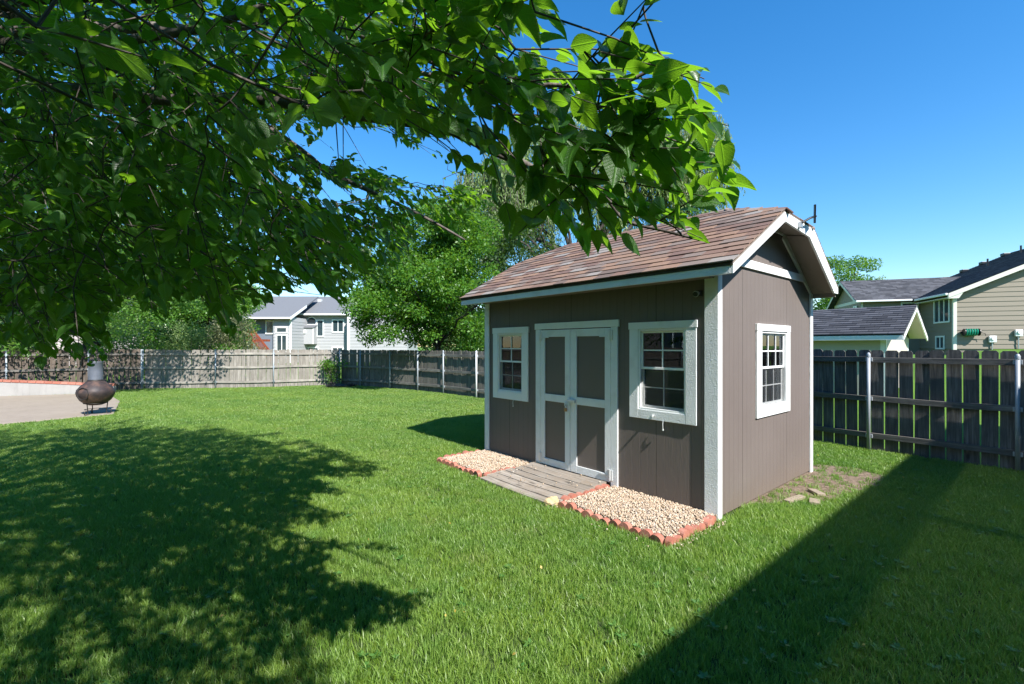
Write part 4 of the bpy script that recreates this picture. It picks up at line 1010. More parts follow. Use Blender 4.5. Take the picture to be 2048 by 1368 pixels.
# red-stained deck and stair beside the grey house
REDW = m_wood('red_stained_wood', (.16,.035,.018), (.3,.07,.035), (.4,.11,.06), axis=0)
YD = 40.0
dkr = thing('wooden_deck', 'red-stained raised deck with stairs and railing beside the grey house', 'deck', (X(500,YD),YD,0))
def DX(px): return X(px,YD)-dkr.location.x
zt = Zp(678,YD)
mb = MB(); mb.box(DX(440),DX(504),0,3,zt-.2,zt); mb.build('deck_floor', REDW, dkr)
for px in (440,460,480,503): 
    mb = MB(); mb.box(DX(px)-.07,DX(px)+.07,0,.14,0,zt+1.0); mb.build('post', REDW, dkr)
mb = MB(); mb.box(DX(440),DX(504),0,.1,zt+.85,zt+.95); mb.build('rail', REDW, dkr)
for i in range(40):
    x_ = DX(441)+(DX(503)-DX(441))*i/39; mb = MB(); mb.box(x_-.02,x_+.02,.02,.06,zt+.05,zt+.85); mb.build('baluster', REDW, dkr)
xs0, xs1 = DX(504), DX(541); 
for zz in (-.1,.85):
    mb = MB(); mb.extrude([(xs0,0,zt+zz-.1),(xs0,0,zt+zz+.12),(xs1,0,.1+zz+.25),(xs1,0,.1+zz)], (0,.1,0)); mb.build('stair_stringer', REDW, dkr)
for i in range(16):
    f_ = (i+.5)/16; x_ = xs0+(xs1-xs0)*f_; z_ = zt+(.1-zt)*f_; mb = MB(); mb.box(x_-.025,x_+.025,.02,.06,z_,z_+.9); mb.build('baluster', REDW, dkr)
mb = MB(); mb.box(xs1-.06,xs1+.06,0,.12,0,1.25); mb.build('post', REDW, dkr)
# a pinkish house seen in chips through the trees far left
hp = thing('pale_house', 'pale pink-grey house glimpsed through the trees at the far left', 'house', (-42,38,0))
mb = MB(); mb.box(-7,7,0,8,0,4.4); mb.build('wall', m_paint('pink_siding', (.5,.42,.42), .7), hp)
slab(hp, 'roof', HRF, [(-8,-.5,4.3),(-8,4,6.6),(-8,8.5,4.3)], (16,0,0))
house_window(hp, (-3,-.01,1.6), (1,0,0), (0,-1,0), 1.6, 1.3, 2); house_window(hp, (2,-.01,1.6), (1,0,0), (0,-1,0), 1.6, 1.3, 2)

# ------------------------------------------------------------------ unseen slat screen added to shape the lower right shadow, and the homeowner's house
pg = thing('sunshade', 'tall slatted pergola added behind the viewer to shade the lower right lawn', 'sunshade', uv(-5.75,-2,0), SHED_RZ)
E_Z = 5.05
mb = MB(); mb.box(0,.48,-14,9.6,E_Z-.16,E_Z); mb.build('beam', TAN, pg)
slm = MB(); slm.box(0,.032,-14,9.6,E_Z-.004,E_Z); slme = slm.mesh('slat', TAN)
x_ = .5
while x_ < 2.9:
    inst('slat', slme, pg, (x_,0,0)); x_ += .032+(.0068 if x_ < 1.75 else .0045)  # slat gaps sized so a little sun lifts the shaded lawn
for y_ in (-13.8,-8,-2.5,3,9.4):
    mb = MB(); mb.box(.1,.24,y_-.07,y_+.07,0,E_Z-.161); mb.build('post', TAN, pg)
oh = thing('own_house', 'tan house behind the viewer beyond the pergola', 'house', uv(-8.8,-2,0), SHED_RZ)
mb = MB(); mb.box(.5,9.0,-16,8,0,E_Z-.2); mb.build('wall', TAN, oh)
mb = MB(); mb.extrude([(0,-16.5,E_Z),(5,-16.5,7.4),(10,-16.5,E_Z),(10,-16.5,E_Z-.15),(5,-16.5,7.2),(0,-16.5,E_Z-.15)], (0,25.0,0)); mb.build('roof', GREYSH, oh)
for y_ in (-14,-10,-6,-2,3):
    house_window(oh, (.5,y_+1.4,1.0), (0,-1,0), (-1,0,0), 1.4, 1.5, 2); house_window(oh, (.5,y_+1.4,3.2), (0,-1,0), (-1,0,0), 1.4, 1.2, 2)
# left-hand neighbour, mirrored in the shed glass
h3 = thing('brown_house', 'brown house past the left fence, outside the view', 'house', (-34,2,0), R(-90))
mb = MB(); mb.box(-9,9,-4,4,0,4.8); mb.build('wall', m_paint('dark_brown_siding', (.1,.085,.075), .7), h3)
mb = MB(); mb.extrude([(-10,-4.6,4.7),(-10,0,7.2),(-10,4.6,4.7)], (20,0,0)); mb.build('roof', GREYSH, h3)
for x_ in (-6,-2,2,6): house_window(h3, (x_,4.02,1.4), (1,0,0), (0,1,0), 1.4, 1.5, 2)

# ------------------------------------------------------------------ trees
SMALL_V = np.array([(0,0,0),(.5,.28,.05),(1,0,-.06),(.5,-.28,.05)]); SMALL_F = [(0,1,2,3)]
def foliage_mesh(name, centers, radii, n, size, mat, up_bias=.7, flat=.75, droop=.2):
    k = rng.integers(0, len(centers), n) if True else None
    pr = np.array(radii)**2; k = rng.choice(len(centers), n, p=pr/pr.sum())
    off = rng.normal(size=(n,3)); off /= np.linalg.norm(off,axis=1)[:,None]
    off *= (rng.random(n)**.42)[:,None]*np.array([1,1,flat])
    pos = np.array(centers)[k]+off*np.array(radii)[k][:,None]
    dirs = off+rng.normal(size=(n,3))*.6-np.array([0,0,droop])
    Fm = rot_frames(n, dirs, up_bias)
    s = size*rng.uniform(.65,1.3,n)
    M = np.zeros((n,3,4)); M[:,:,:3] = Fm*s[:,None,None]; M[:,:,3] = pos
    return stamp(SMALL_V, SMALL_F, M, name, mat, rng.random(n))
def limb_path(a, b, n=6, wob=.12):
    a, b = Vector(a), Vector(b); L_ = (b-a).length; pts = []
    for i in range(n+1):
        t_ = i/n; p = a.lerp(b, t_); k = math.sin(t_*math.pi)*wob*L_
        pts.append(p+Vector((random.uniform(-1,1),random.uniform(-1,1),random.uniform(0,1)))*k*.5)
    return pts
def tree(name, label, base, ells, n_clump, n_leaf, leaf, mat, clump_r=(.5,1.0), trunk_r=.16, bark=BARK, group=None, fork=.35, shell=.55, reject=None, flat=.7):
    """ells: crown ellipsoids (cx,cy,cz,rx,ry,rz) in world metres"""
    base = Vector(base); t_ = thing(name, label, 'tree', base, 0, group)
    cs_ = []; rr_ = []
    vol = np.array([e[3]*e[4]*e[5] for e in ells]); vol = vol/vol.sum()
    tries = 0
    while len(cs_) < n_clump and tries < n_clump*20:
        tries += 1
        e = ells[rng.choice(len(ells), p=vol)]; q = rng.normal(size=3); q /= np.linalg.norm(q); q *= shell+(1-shell)*rng.random()**.6
        p = np.array([e[0]+q[0]*e[3], e[1]+q[1]*e[4], e[2]+q[2]*e[5]])
        if reject and reject(p): continue
        cs_.append(p-np.array(base)); rr_.append(rng.uniform(*clump_r))
    me = foliage_mesh('crown', cs_, rr_, n_leaf, leaf, mat, flat=flat)
    cr = bpy.data.objects.new('crown', me); COL.objects.link(cr); cr.parent = t_; cr['kind'] = 'stuff'
    cen = np.mean([[e[0],e[1],e[2]] for e in ells],axis=0)-np.array(base); top = max(c[2] for c in cs_)
    fk = Vector((cen[0]*.25, cen[1]*.25, max(.8, cen[2]*fork)))
    mb = MB(); tp = [Vector((0,0,-.1)), Vector((cen[0]*.06,cen[1]*.05,fk.z*.5)), fk, fk.lerp(Vector(cen), .6), Vector((cen[0],cen[1],top*.9))]
    mb.tube(tp, [trunk_r*1.25, trunk_r, trunk_r*.85, trunk_r*.5, trunk_r*.1], 10)
    mb.build('trunk', bark, t_, smooth=True)
    mb = MB()
    for i in rng.choice(len(cs_), min(len(cs_), 26), replace=False):
        s_ = fk.lerp(tp[3], random.random()*.9); pts = limb_path(s_, cs_[i]); m_ = len(pts)
        mb.tube(pts, [trunk_r*.42*(1-.85*j/(m_-1)) for j in range(m_)], 6)
    mb.build('limbs', bark, t_, smooth=True)
    return t_
tree('yard_tree', 'leafy tree standing behind the patio wall near the left fence', (-16.6,17.7,.0), [(-13.6,15.8,5.6,4.2,2.6,3.6),(-16.5,15.5,4.2,3,2.4,2.6),(-11.6,16.2,7.0,2.6,2.2,2.6)], 120, 36000, .12, LEAF_YARD, (.45,.95), .12)
tree('bright_tree', 'bright green spreading tree leaning over the side fence left of the shed', (-2.9,18.2,0), [(-3.2,17.4,4.3,2.5,2.3,2.7),(-2.2,17.2,6.0,1.6,1.7,1.5),(-4.4,17.2,3.0,1.6,1.7,1.3),(-1.6,17.0,3.0,1.5,1.5,1.4)], 210, 85000, .105, LEAF_BRIGHT, (.35,.66), .13, shell=.3)
tree('dark_tree', 'dark green tree between the bright tree and the shed roof', (-1.0,24.5,0), [(-1.0,24.5,5.0,3.6,2.6,4.2),(1.6,24.5,3.5,3.0,2,3.0),(-2.8,24.5,2.6,2.6,1.8,2.0)], 170, 62000, .15, LEAF_DARK, (.55,1.0), .2, shell=.3)
tree('backdrop_tree', 'mid green tree with its crown over the back fence left of the grey house', (-19.5,26.5,0), [(-20.0,26.5,5.0,4.6,3,4.2),(-18.5,27.5,3.6,2.8,2.4,2.6)], 140, 52000, .17, LEAF_YARD, (.6,1.2), .22)
tree('backdrop_tree', 'tall dark tree rising behind the left fence corner', (-27,24,0), [(-27,24,7.0,5.5,4,6.5)], 90, 24000, .2, LEAF_DARK, (.8,1.5), .26)
tree('backdrop_tree', 'large dark tree behind the fence at the left edge', (-33,20,0), [(-33,20,7,5.5,5,6.5)], 80, 18000, .22, LEAF_DARK, (.8,1.5), .26)
tree('far_tree', 'round light green tree behind the two sheds, left of the tan house roof', (33.0,46,1.2), [(33,46,6.6,3.4,3,4.4),(35.0,46,5.4,3.0,3,3.0)], 70, 26000, .2, LEAF_BRIGHT, (.6,1.1), .3)
tree('backdrop_tree', 'small fresh green tree rising over the back fence between shrubs and red deck', (-16.2,25,0), [(-16.2,25,3.4,2.1,1.8,2.6),(-17.6,25,4.6,1.9,1.7,1.9)], 80, 30000, .13, LEAF_YARD, (.4,.8), .12, shell=.3)
tree('sparse_tree', 'thin sparse tree top just above the tan house wing roof', (37.6,47,1.2), [(37.4,47,7.3,1.5,1.3,1.3)], 14, 1300, .2, LEAF_SHRUB, (.4,.7), .12)
# willow
wl_ = thing('willow_tree', 'tall weeping willow with hanging strands behind the shed', 'tree', (4.2,29,0))
def willow():
    ST_ = 3400; P_ = []; D_ = []; sb = MB()
    cen = [(0,0,11.6,6.6,3.6,5.0),(-4.8,.3,9.6,3.4,2.6,3.9),(5.0,0,9.6,4.0,2.8,4.8),(5.3,-.5,13.2,2.7,2,3.2)]
    lumps = []
    for i in range(26):
        e = cen[rng.choice(4, p=[.45,.17,.22,.16])]; d = rng.normal(size=3); d /= np.linalg.norm(d); d[2] = abs(d[2])
        lumps.append((e[0]+d[0]*e[3]*.72, e[1]+d[1]*e[4]*.7, e[2]+d[2]*e[5]*.72, rng.uniform(1.1,2.3), rng.uniform(.9,1.7), rng.uniform(.7,1.9)))
    for i in range(ST_):
        e = lumps[rng.integers(len(lumps))]; q = rng.normal(size=3); q /= np.linalg.norm(q); q[2] = abs(q[2])*.9-.1
        p = np.array([e[0]+q[0]*e[3], e[1]+q[1]*e[4], e[2]+q[2]*e[5]])*1.0
        Ls = rng.uniform(1.2,4.4); sway = rng.normal(size=2)*.12
        n = int(Ls*9)
        for k in range(n):
            t_ = k/n*Ls; P_.append(p+np.array([sway[0]*t_+.05*rng.normal(), sway[1]*t_+.05*rng.normal(), -t_])); D_.append([rng.normal()*.45, rng.normal()*.45, -1])
        if i % 4 == 0: sb.tube([p, p+np.array([sway[0]*Ls*.5,sway[1]*Ls*.5,-Ls*.5]), p+np.array([sway[0]*Ls,sway[1]*Ls,-Ls])], .012, 3, False)
    n = len(P_); Fm = rot_frames(n, np.array(D_), .1); s = rng.uniform(.18,.32,n)
    M = np.zeros((n,3,4)); M[:,:,:3] = Fm*s[:,None,None]; M[:,:,3] = np.array(P_)
    me = stamp(SMALL_V*np.array([1,.42,1]), SMALL_F, M, 'strands', LEAF_WILLOW, rng.random(n))
    o = bpy.data.objects.new('strands', me); COL.objects.link(o); o.parent = wl_; o['kind'] = 'stuff'
    sb.build('strand_stems', BARKP, wl_)
    mb = MB(); mb.tube([(0,0,-.1),(.1,0,3),(-.2,0,6),(.2,0,9.5)], [.45,.38,.3,.12], 12); mb.build('trunk', BARK, wl_, smooth=True)
    mb = MB()
    for i in range(26):
        e = cen[i % 4]; q = rng.normal(size=3); q /= np.linalg.norm(q); b = Vector((e[0]+q[0]*e[3]*.85, e[1]+q[1]*e[4]*.8, e[2]+abs(q[2])*e[5]*.8))
        pts = limb_path((0,0,random.uniform(2.5,7)), b, 7, .15); mb.tube(pts, [.17*(1-.88*j/7) for j in range(8)], 6)
    mb.build('limbs', BARK, wl_, smooth=True)
willow()
# shrubs behind the fence
def shrub(label, x, y, r_, h_, mat=LEAF_SHRUB, n=5000, leaf=.09, name='shrub', group=None):
    t_ = thing(name, label, 'shrub', (x,y,0), 0, group)
    cs_ = [np.array([rng.normal()*r_*.45, rng.normal()*r_*.35, rng.uniform(.25,.85)*h_]) for _ in range(18)]
    me = foliage_mesh('foliage', cs_, [r_*.42]*18, n, leaf, mat, flat=1.0, droop=-.5)
    o = bpy.data.objects.new('foliage', me); COL.objects.link(o); o.parent = t_; o['kind'] = 'stuff'
    mb = MB()
    for c in cs_[:9]: mb.tube([(0,0,0),tuple(c*.5+np.array([.02,0,0])),tuple(c)], [.02,.014,.005], 5)
    mb.build('stems', BARKP, t_)
shrub('pale feathery shrub behind the fence right of the chiminea', -14.8, 21, 1.7, 2.9, n=7000)
shrub('tall straw-green shrub behind the fence, middle of the row', -13.0, 21.4, 1.3, 3.2, m_leaf('straw_shrub', (.16,.18,.08), (.24,.25,.13), (.3,.34,.12), .3), n=6000)
shrub('dense mid-green shrub behind the fence left of the red deck', -13.9, 22.4, 1.4, 2.6, LEAF_YARD, n=6000)
shrub('yellow-green low shrub beside the red deck', -12.9, 21.0, .8, 2.2, LEAF_BRIGHT, n=3000)
shrub('pale shrub behind the left fence, nearest the chiminea chimney', -17.2, 20.5, 1.8, 3.0, n=6000)
for x_, y_, h_, lab in ((-.6,19.5,2.4,'dark leafy bush behind the side fence under the bright tree'),(.9,18.0,2.6,'dark leafy bush behind the side fence next to the shed'),(-19.6,17.4,2.5,'dark bush behind the see-through fence above the brick cap'),(-22.4,15.8,2.6,'dark bush behind the see-through fence at the left edge')):
    shrub(lab, x_, y_, 1.5, h_, LEAF_DARK, 9000, .12, 'bush')
shrub('small leafy sapling in the back fence corner', -7.45, 19.0, .42, 1.25, LEAF_YARD, 900, .09, 'sapling')
mb = MB(); mb.tube([(.42*math.cos(a)*1.3,.42*math.sin(a),.05+.02*math.sin(3*a)) for a in np.linspace(0,2*math.pi,25)], .045, 8); o = mb.build('edging_ring', BLACKP, None, loc=(-7.0,18.75,0)); tag(o, 'black plastic edging ring on the grass at the fence corner', 'edging ring')

# ------------------------------------------------------------------ the big near tree whose boughs hang over the view
# leaf shape
ts = np.array([0,.05,.14,.26,.4,.55,.69,.81,.91,1.0]); hwid = np.array([0,.14,.255,.315,.315,.262,.185,.108,.045,0])
LV = []; LUV = []
for i,t_ in enumerate(ts):
    zc = -.18*t_*t_
    LV.append((t_,0,zc)); LUV.append((t_,.5))
    if 0 < i < len(ts)-1:
        w_ = hwid[i]; zz = zc+.10*w_/.35+.016*math.sin(i*1.3)
        LV.append((t_+.02,w_,zz)); LV.append((t_+.02,-w_,zz+.012*math.cos(i*1.7))); LUV += [(t_,.5+w_),(t_,.5-w_)]
LV = np.array(LV); 
def li(i, s=0): # index of centre/left/right vertex of station i
    if i == 0: return 0
    if i == len(ts)-1: return len(LV)-1
    return 1+(i-1)*3+s
LF3 = []
for i in range(len(ts)-1):
    for s in (1,2):
        a, b = li(i), li(i+1)
        if i == 0: tri = [(a, li(1,s), b)]
        elif i == len(ts)-2: tri = [(a, li(i,s), b)]
        else: tri = [(a, li(i,s), li(i+1,s)), (a, li(i+1,s), b)]
        if s == 2: tri = [q[::-1] for q in tri]
        LF3 += tri
BASE = np.array([-4.9, 1.7, 0.0])
# picture regions the crown may cover (what the photograph shows), used to prune the crown to its real outline
CAN = [(-60,-60),(1095,-60),(1130,35),(1150,70),(1235,62),(1225,-60),(1320,-60),(1392,40),(1372,95),(1455,120),(1468,180),(1440,215),(1490,300),(1500,345),(1462,372),(1515,395),(1475,410),(1462,455),(1445,500),(1400,480),(1310,478),(1285,520),(1240,500),(1205,530),(1150,525),(1120,490),(1075,500),(1010,475),(945,500),(900,480),(860,455),(820,530),(780,590),(725,560),(690,585),(640,590),(600,585),(545,578),(505,600),(492,695),(465,700),(440,640),(395,600),(330,640),(250,610),(225,640),(225,700),(165,735),(100,720),(60,690),(-60,740)]
HOLES = [[(560,265),(600,240),(760,262),(900,275),(985,310),(960,335),(905,300),(875,370),(800,345),(740,330),(640,330)],
         [(575,345),(640,350),(700,385),(740,372),(730,395),(700,398),(600,400)]]
SHADE = [(-400,842),(60,852),(225,838),(270,815),(330,848),(480,852),(560,872),(690,902),(775,938),(735,968),(655,985),(620,1015),(690,1035),(700,1078),(630,1100),(650,1110),(770,1125),(805,1180),(770,1225),(760,1255),(740,1300),(710,1368),(690,1700),(-400,1700)]
def proj_np(P_):
    Y = np.maximum(P_[:,1], 1e-3); return CX+F*P_[:,0]/Y, CYP-F*(P_[:,2]-EYE)/Y
def allowed(P_, margin=0):
    px, py = proj_np(P_); front = P_[:,1] > .35
    qx = px+14*np.sin(py/17+1)+9*np.sin(py/7.3+px/31); qy = py+16*np.sin(px/19+.5)+10*np.sin(px/8.1+py/23)
    infr = front & (px > -30) & (px < 2078) & (py > -30) & (py < 1398)
    can = inpoly_np(qx, qy, CAN)
    lace = (P_[:,1] > 2.4) & (np.sin(px/21+.4)*np.sin(py/17+1+px/90) > .22)
    for h_ in HOLES: can &= ~inpoly_np(px, py, h_) | lace
    ok = ~infr | can
    G_ = np.stack([P_[:,0]+TRAVEL[0]*P_[:,2], P_[:,1]+TRAVEL[1]*P_[:,2], np.zeros(len(P_))], -1)
    gx, gy = proj_np(G_); ginf = (G_[:,1] > 1.9) & (gx > -30) & (gx < 2078) & (gy < 1420)
    dscale = np.clip((gy-CYP)/400, .15, 1.3)
    hx = gx+(55*np.sin(gy/23/dscale+2)+38*np.sin(gy/9.7/dscale+gx/61))*dscale; hy = gy+(26*np.sin(gx/37/dscale)+18*np.sin(gx/17/dscale+1.3))*dscale
    ok &= ~ginf | inpoly_np(hx, hy, SHADE)
    return ok
def near_tree():
    nt_ = thing('overhanging_tree', 'large broadleaf tree whose dark green boughs hang over the top and left of the view', 'tree', Vector(BASE))
    # spray base points: in the visible canopy by region and depth, and in the rest of the crown
    pts = []
    def vis(n, x0, x1, y0, y1, d0, d1):
        px = rng.uniform(x0,x1,n); py = rng.uniform(y0,y1,n); Y = np.exp(rng.uniform(np.log(d0),np.log(d1),n))
        pts.append(np.stack([(px-CX)/F*Y, Y, EYE-(py-CYP)/F*Y], -1))
    vis(430, 1080,1500, 0,530, 1.0,2.0); vis(330, 1080,1500, 230,540, 1.2,2.2)
    vis(360, 700,1250, 0,520, 1.2,2.6)
    vis(120, 560,1100, -60,260, 1.0,2.2)
    vis(420, 560,900, 120,600, 2.4,5.0); vis(500, 560,960, 240,480, 2.7,3.9)
    vis(520, -40,640, 0,640, 1.6,3.6)
    vis(650, -40,640, 60,740, 2.6,6.5)
    vis(200, -40,260, 560,740, 2.0,4.5)
    n = 13500; q = rng.normal(size=(n,3)); q /= np.linalg.norm(q,axis=1)[:,None]; q *= (rng.random(n)**.38)[:,None]
    q = q*np.array([6.2,6.2,2.6])+np.array([-3.4,.7,4.3])
    gx = q[:,0]+TRAVEL[0]*q[:,2]; gy = q[:,1]+TRAVEL[1]*q[:,2]; useful = (gy > 1.8) & (np.abs(gx) < 1.2*gy+.5) & (gy < 9)
    keep_ = (useful | (rng.random(n) < .22)) & ~((gx > -1.35) & (gy > 2.75) & (gy < 7) & (q[:,2] > 2.5)) & ~((gx > -2.3) & (gy > 3.6) & (gy < 7) & (q[:,2] > 2.6))
    pts.append(q[keep_])
    Pn = np.concatenate(pts)
    Pn = Pn[allowed(Pn)]
    Pn = Pn[Pn[:,2] > 1.75]
    # spray direction: outward from the trunk, sagging
    out = Pn-np.array([BASE[0],BASE[1],3.2]); out[:,2] *= .3; out /= np.linalg.norm(out,axis=1)[:,None]
    # hand-placed limbs (as seen in the photograph)
    limbs = []
    def limb(pp, r0, r1): limbs.append(([at(*q) for q in pp], r0, r1))
    fork = Vector((-4.7,1.75,2.3))
    l1 = [at(-80,20,2.6), at(60,42,2.4), at(200,82,2.3), at(310,72,2.2), at(430,48,2.0), at(500,22,1.9), at(585,2,1.8)]
    l2 = [at(-120,160,3.0), at(150,180,2.6), at(330,200,2.3), at(480,196,2.1), at(620,214,1.95), at(760,238,1.85), at(890,258,1.75), at(1000,300,1.7), at(1090,345,1.62), at(1190,352,1.55)]
    l2b = [at(890,258,1.75), at(1000,312,1.7), at(1110,350,1.65), at(1200,385,1.55), at(1250,440,1.5), at(1330,462,1.42), at(1400,480,1.36)]
    l3 = [at(-80,300,5), at(240,190,4.2), at(420,205,3.8), at(510,240,3.6), at(600,300,3.4), at(660,345,3.3), at(740,382,3.2), at(850,435,3.1), at(930,480,3.0)]
    l4 = [at(-100,380,4.6), at(60,395,4), at(200,420,3.6), at(300,445,3.4), at(430,520,3.3), at(520,590,3.2)]
    l5 = [at(-60,90,2.3), at(85,104,2.2), at(150,122,2.15), at(225,133,2.1)]
    l6 = [at(700,120,1.8), at(860,150,1.6), at(980,180,1.45), at(1100,170,1.35), at(1220,175,1.3), at(1330,130,1.25), at(1400,150,1.2)]
    l7 = [at(580,20,1.9), at(690,60,1.75), at(800,100,1.6), at(900,140,1.45), at(1010,190,1.35)]
    l8 = [at(-80,560,4.0), at(60,610,3.4), at(140,660,3.0), at(200,690,2.8)]
    nodes = []; segs = []
    def add(pl, r0, r1, root=None):
        if root is not None: pl = [root]+[root.lerp(pl[0], .5)+Vector((0,0,.15))]+pl
        m_ = len(pl); rr_ = [r0+(r1-r0)*(i/(m_-1)) for i in range(m_)]
        segs.append((pl, rr_))
        for i in range(m_-1):
            for k in range(4): nodes.append(pl[i].lerp(pl[i+1], k/4))
        nodes.append(pl[-1])
    add(l1,.036,.012,fork); add(l2,.038,.007,fork); add(l2b,.011,.003); add(l3,.05,.006,fork); add(l4,.045,.006,fork); add(l5,.05,.03,fork); add(l6,.010,.003); add(l7,.012,.004); add(l8,.03,.006,fork)
    for i in range(26):      # limbs of the rest of the crown
        a = rng.uniform(0,2*math.pi); e = Vector((-4.6+4.3*math.cos(a), 2.2+4.2*math.sin(a), rng.uniform(3.0,6.6)))
        mid = fork.lerp(e,.5)+Vector((0,0,.3)); pl = [fork, mid, e]
        if not allowed(np.array([e[:],mid[:]])).all(): continue
        add(limb_path(fork, mid, 3, .1)+limb_path(mid, e, 3, .1)[1:], .07, .012)
    # connect sprays outwards from the skeleton
    N = [np.array(q[:]) for q in nodes]; order = np.argsort(np.min(np.linalg.norm(Pn[:,None,:]-np.array(N)[None],axis=2),axis=1))
    tw = MB(); leafM = []; leafL = []; kept = 0
    Narr = np.zeros((len(N)+len(Pn)*3,3)); Narr[:len(N)] = N; cnt = len(N)
    Vis_cand = []
    for i in order:
        p = Pn[i]; d2 = ((Narr[:cnt]-p)**2).sum(1); j = int(np.argmin(d2)); dist = math.sqrt(d2[j])+1e-6; v = p-Narr[j]
        if abs(v[2])/dist > .72 and dist > .22 and p[1] > .4 and p[1] < 3.2: continue
        if dist > (.8 if p[1] > .4 and p[2] < 2.6 else 1.3) or dist < .03: continue
        a = Narr[j].copy(); v = p-a
        sp_d = out[i]*.7+v/dist*.6+rng.normal(size=3)*.22; sp_d[2] -= .12; sp_d /= np.linalg.norm(sp_d)
        Ls = rng.uniform(.22,.48)
        tip = p+sp_d*Ls+np.array([0,0,-.05])
        mid = a+v*.5+rng.normal(size=3)*.10*dist+np.array([0,0,.05*dist])
        pl = [Vector(a), Vector(mid), Vector(p), Vector(p+sp_d*Ls*.5), Vector(tip)]
        r0 = .0025+.005*min(1,dist)
        chk = allowed(np.array([a+(mid-a)*k_ for k_ in np.linspace(.1,1,9)]+[mid+(p-mid)*k_ for k_ in np.linspace(.1,1,9)]+[p+sp_d*Ls*k_ for k_ in (.2,.4,.6)]))
        if not chk.all(): continue
        nl = rng.integers(8,13)
        side = np.cross(sp_d, [0,0,1]); side /= np.linalg.norm(side)+1e-9
        cand = []
        for k in range(nl):
            t_ = (k+.4)/nl; base = p+sp_d*Ls*t_*1.0+np.array([0,0,-.05*t_*t_]); s = 1 if k % 2 else -1
            dv = sp_d*.75+side*s*(.85-.4*t_)+rng.normal(size=3)*.26; dv[2] -= .32
            if k == nl-1: dv = sp_d+rng.normal(size=3)*.15
            dv /= np.linalg.norm(dv)
            nr = np.array([0,0,1.0])+rng.normal(size=3)*.5; nr -= dv*nr.dot(dv); nr /= np.linalg.norm(nr)+1e-9
            b = np.cross(nr, dv); sz = rng.uniform(.042,.09)*(1.12 if p[1] < 1.6 and p[1] > 0 else 1)*(1 if k < nl-2 else .75)
            st_ = base+dv*.012
            M = np.zeros((3,4)); M[:,0] = dv*sz; M[:,1] = b*sz*rng.uniform(.8,1.08); M[:,2] = nr*sz*rng.uniform(.4,1.9); M[:,3] = st_
            cand.append(M)
        cm = np.array(cand); okc = allowed(cm[:,:,3]+cm[:,:,0]*.75) & (np.linalg.norm(cm[:,:,3]-np.array([0,0,EYE]),axis=1) > .78)
        if okc.mean() < .5: continue
        leafM += [M for M, o_ in zip(cand, okc) if o_]
        last = int(np.nonzero(okc)[0].max()); fr_ = (last+.5)/nl
        tw.tube([pl[0], pl[1], pl[2], Vector(p+sp_d*Ls*.5*fr_+np.array([0,0,-.0125*fr_])), Vector(p+sp_d*Ls*fr_+np.array([0,0,-.05*fr_*fr_]))], [r0, r0*.7, .0025, .0018, .001], 4, False)
        Narr[cnt] = p; cnt += 1; Narr[cnt] = mid; cnt += 1
    LM = np.array(leafM); tips = LM[:,:,3]+LM[:,:,0]*.8; mids = LM[:,:,3]+LM[:,:,0]*.4
    ok = allowed(tips) & allowed(mids)
    px, py = proj_np(mids); Yc = mids[:,1]
    toonear = (np.linalg.norm(mids-np.array([0,0,EYE]),axis=1) < .7)
    LM = LM[ok & ~toonear]; mids = mids[ok & ~toonear]
    px, py = proj_np(mids); infr = (mids[:,1] > .3)&(px > 0)&(px < 2048)&(py > 0)&(py < 1368)
    size = np.where(infr, np.linalg.norm(LM[:,:,0],axis=1)/np.maximum(mids[:,1],.3), 0)
    top = np.argsort(-size)[:300]; rest = np.ones(len(LM), bool); rest[top] = False
    print('near tree leaves', len(LM), 'sprays', cnt, 'cand', len(Pn))
    b3 = BASE
    Mr = LM[rest].copy(); Mr[:,:,3] -= b3
    me = stamp(LV, LF3, Mr, 'foliage', LEAF, rng.random(len(Mr)), np.array(LUV), True)
    o = bpy.data.objects.new('foliage', me); COL.objects.link(o); o.parent = nt_; o['kind'] = 'stuff'
    lme = np_mesh('leaf', LV, np.array(LF3).ravel(), np.full(len(LF3),3), LEAF, np.zeros(len(LV)), np.array(LUV), True)
    for i in top:
        M = LM[i].copy(); M[:,3] -= b3; mt = Matrix([list(M[0]),list(M[1]),list(M[2]),[0,0,0,1]])
        q = bpy.data.objects.new('leaf', lme); COL.objects.link(q); q.parent = nt_; q.matrix_local = mt
    tw.v = [tuple(np.array(v_)-b3) for v_ in tw.v]
    q = tw.build('twigs', BARKP, nt_, smooth=True); q['kind'] = 'stuff'
    for pl, rr_ in segs:
        mb = MB()
        # smooth the polyline
        sm = []; sr = []
        for i in range(len(pl)-1):
            p0 = pl[max(0,i-1)]; p1 = pl[i]; p2 = pl[i+1]; p3 = pl[min(len(pl)-1,i+2)]
            for k in range(5):
                t_ = k/5; sm.append(.5*((2*p1)+(p2-p0)*t_+(2*p0-5*p1+4*p2-p3)*t_*t_+(3*p1-p0-3*p2+p3)*t_**3)-Vector(b3)); sr.append((rr_[i]+(rr_[i+1]-rr_[i])*t_)*random.uniform(.93,1.1))
        sm.append(pl[-1]-Vector(b3)); sr.append(rr_[-1])
        mb.tube(sm, sr, 8); mb.build('branch', BARKP, nt_, smooth=True)
    mb = MB(); mb.tube([(0,0,-.1),(.02,.0,.25),(.08,.02,1.0),(.2,.05,2.3),(.3,.2,3.6),(.3,.3,5.2)], [.34,.24,.2,.18,.11,.03], 14); mb.build('trunk', BARK, nt_, smooth=True)
near_tree()

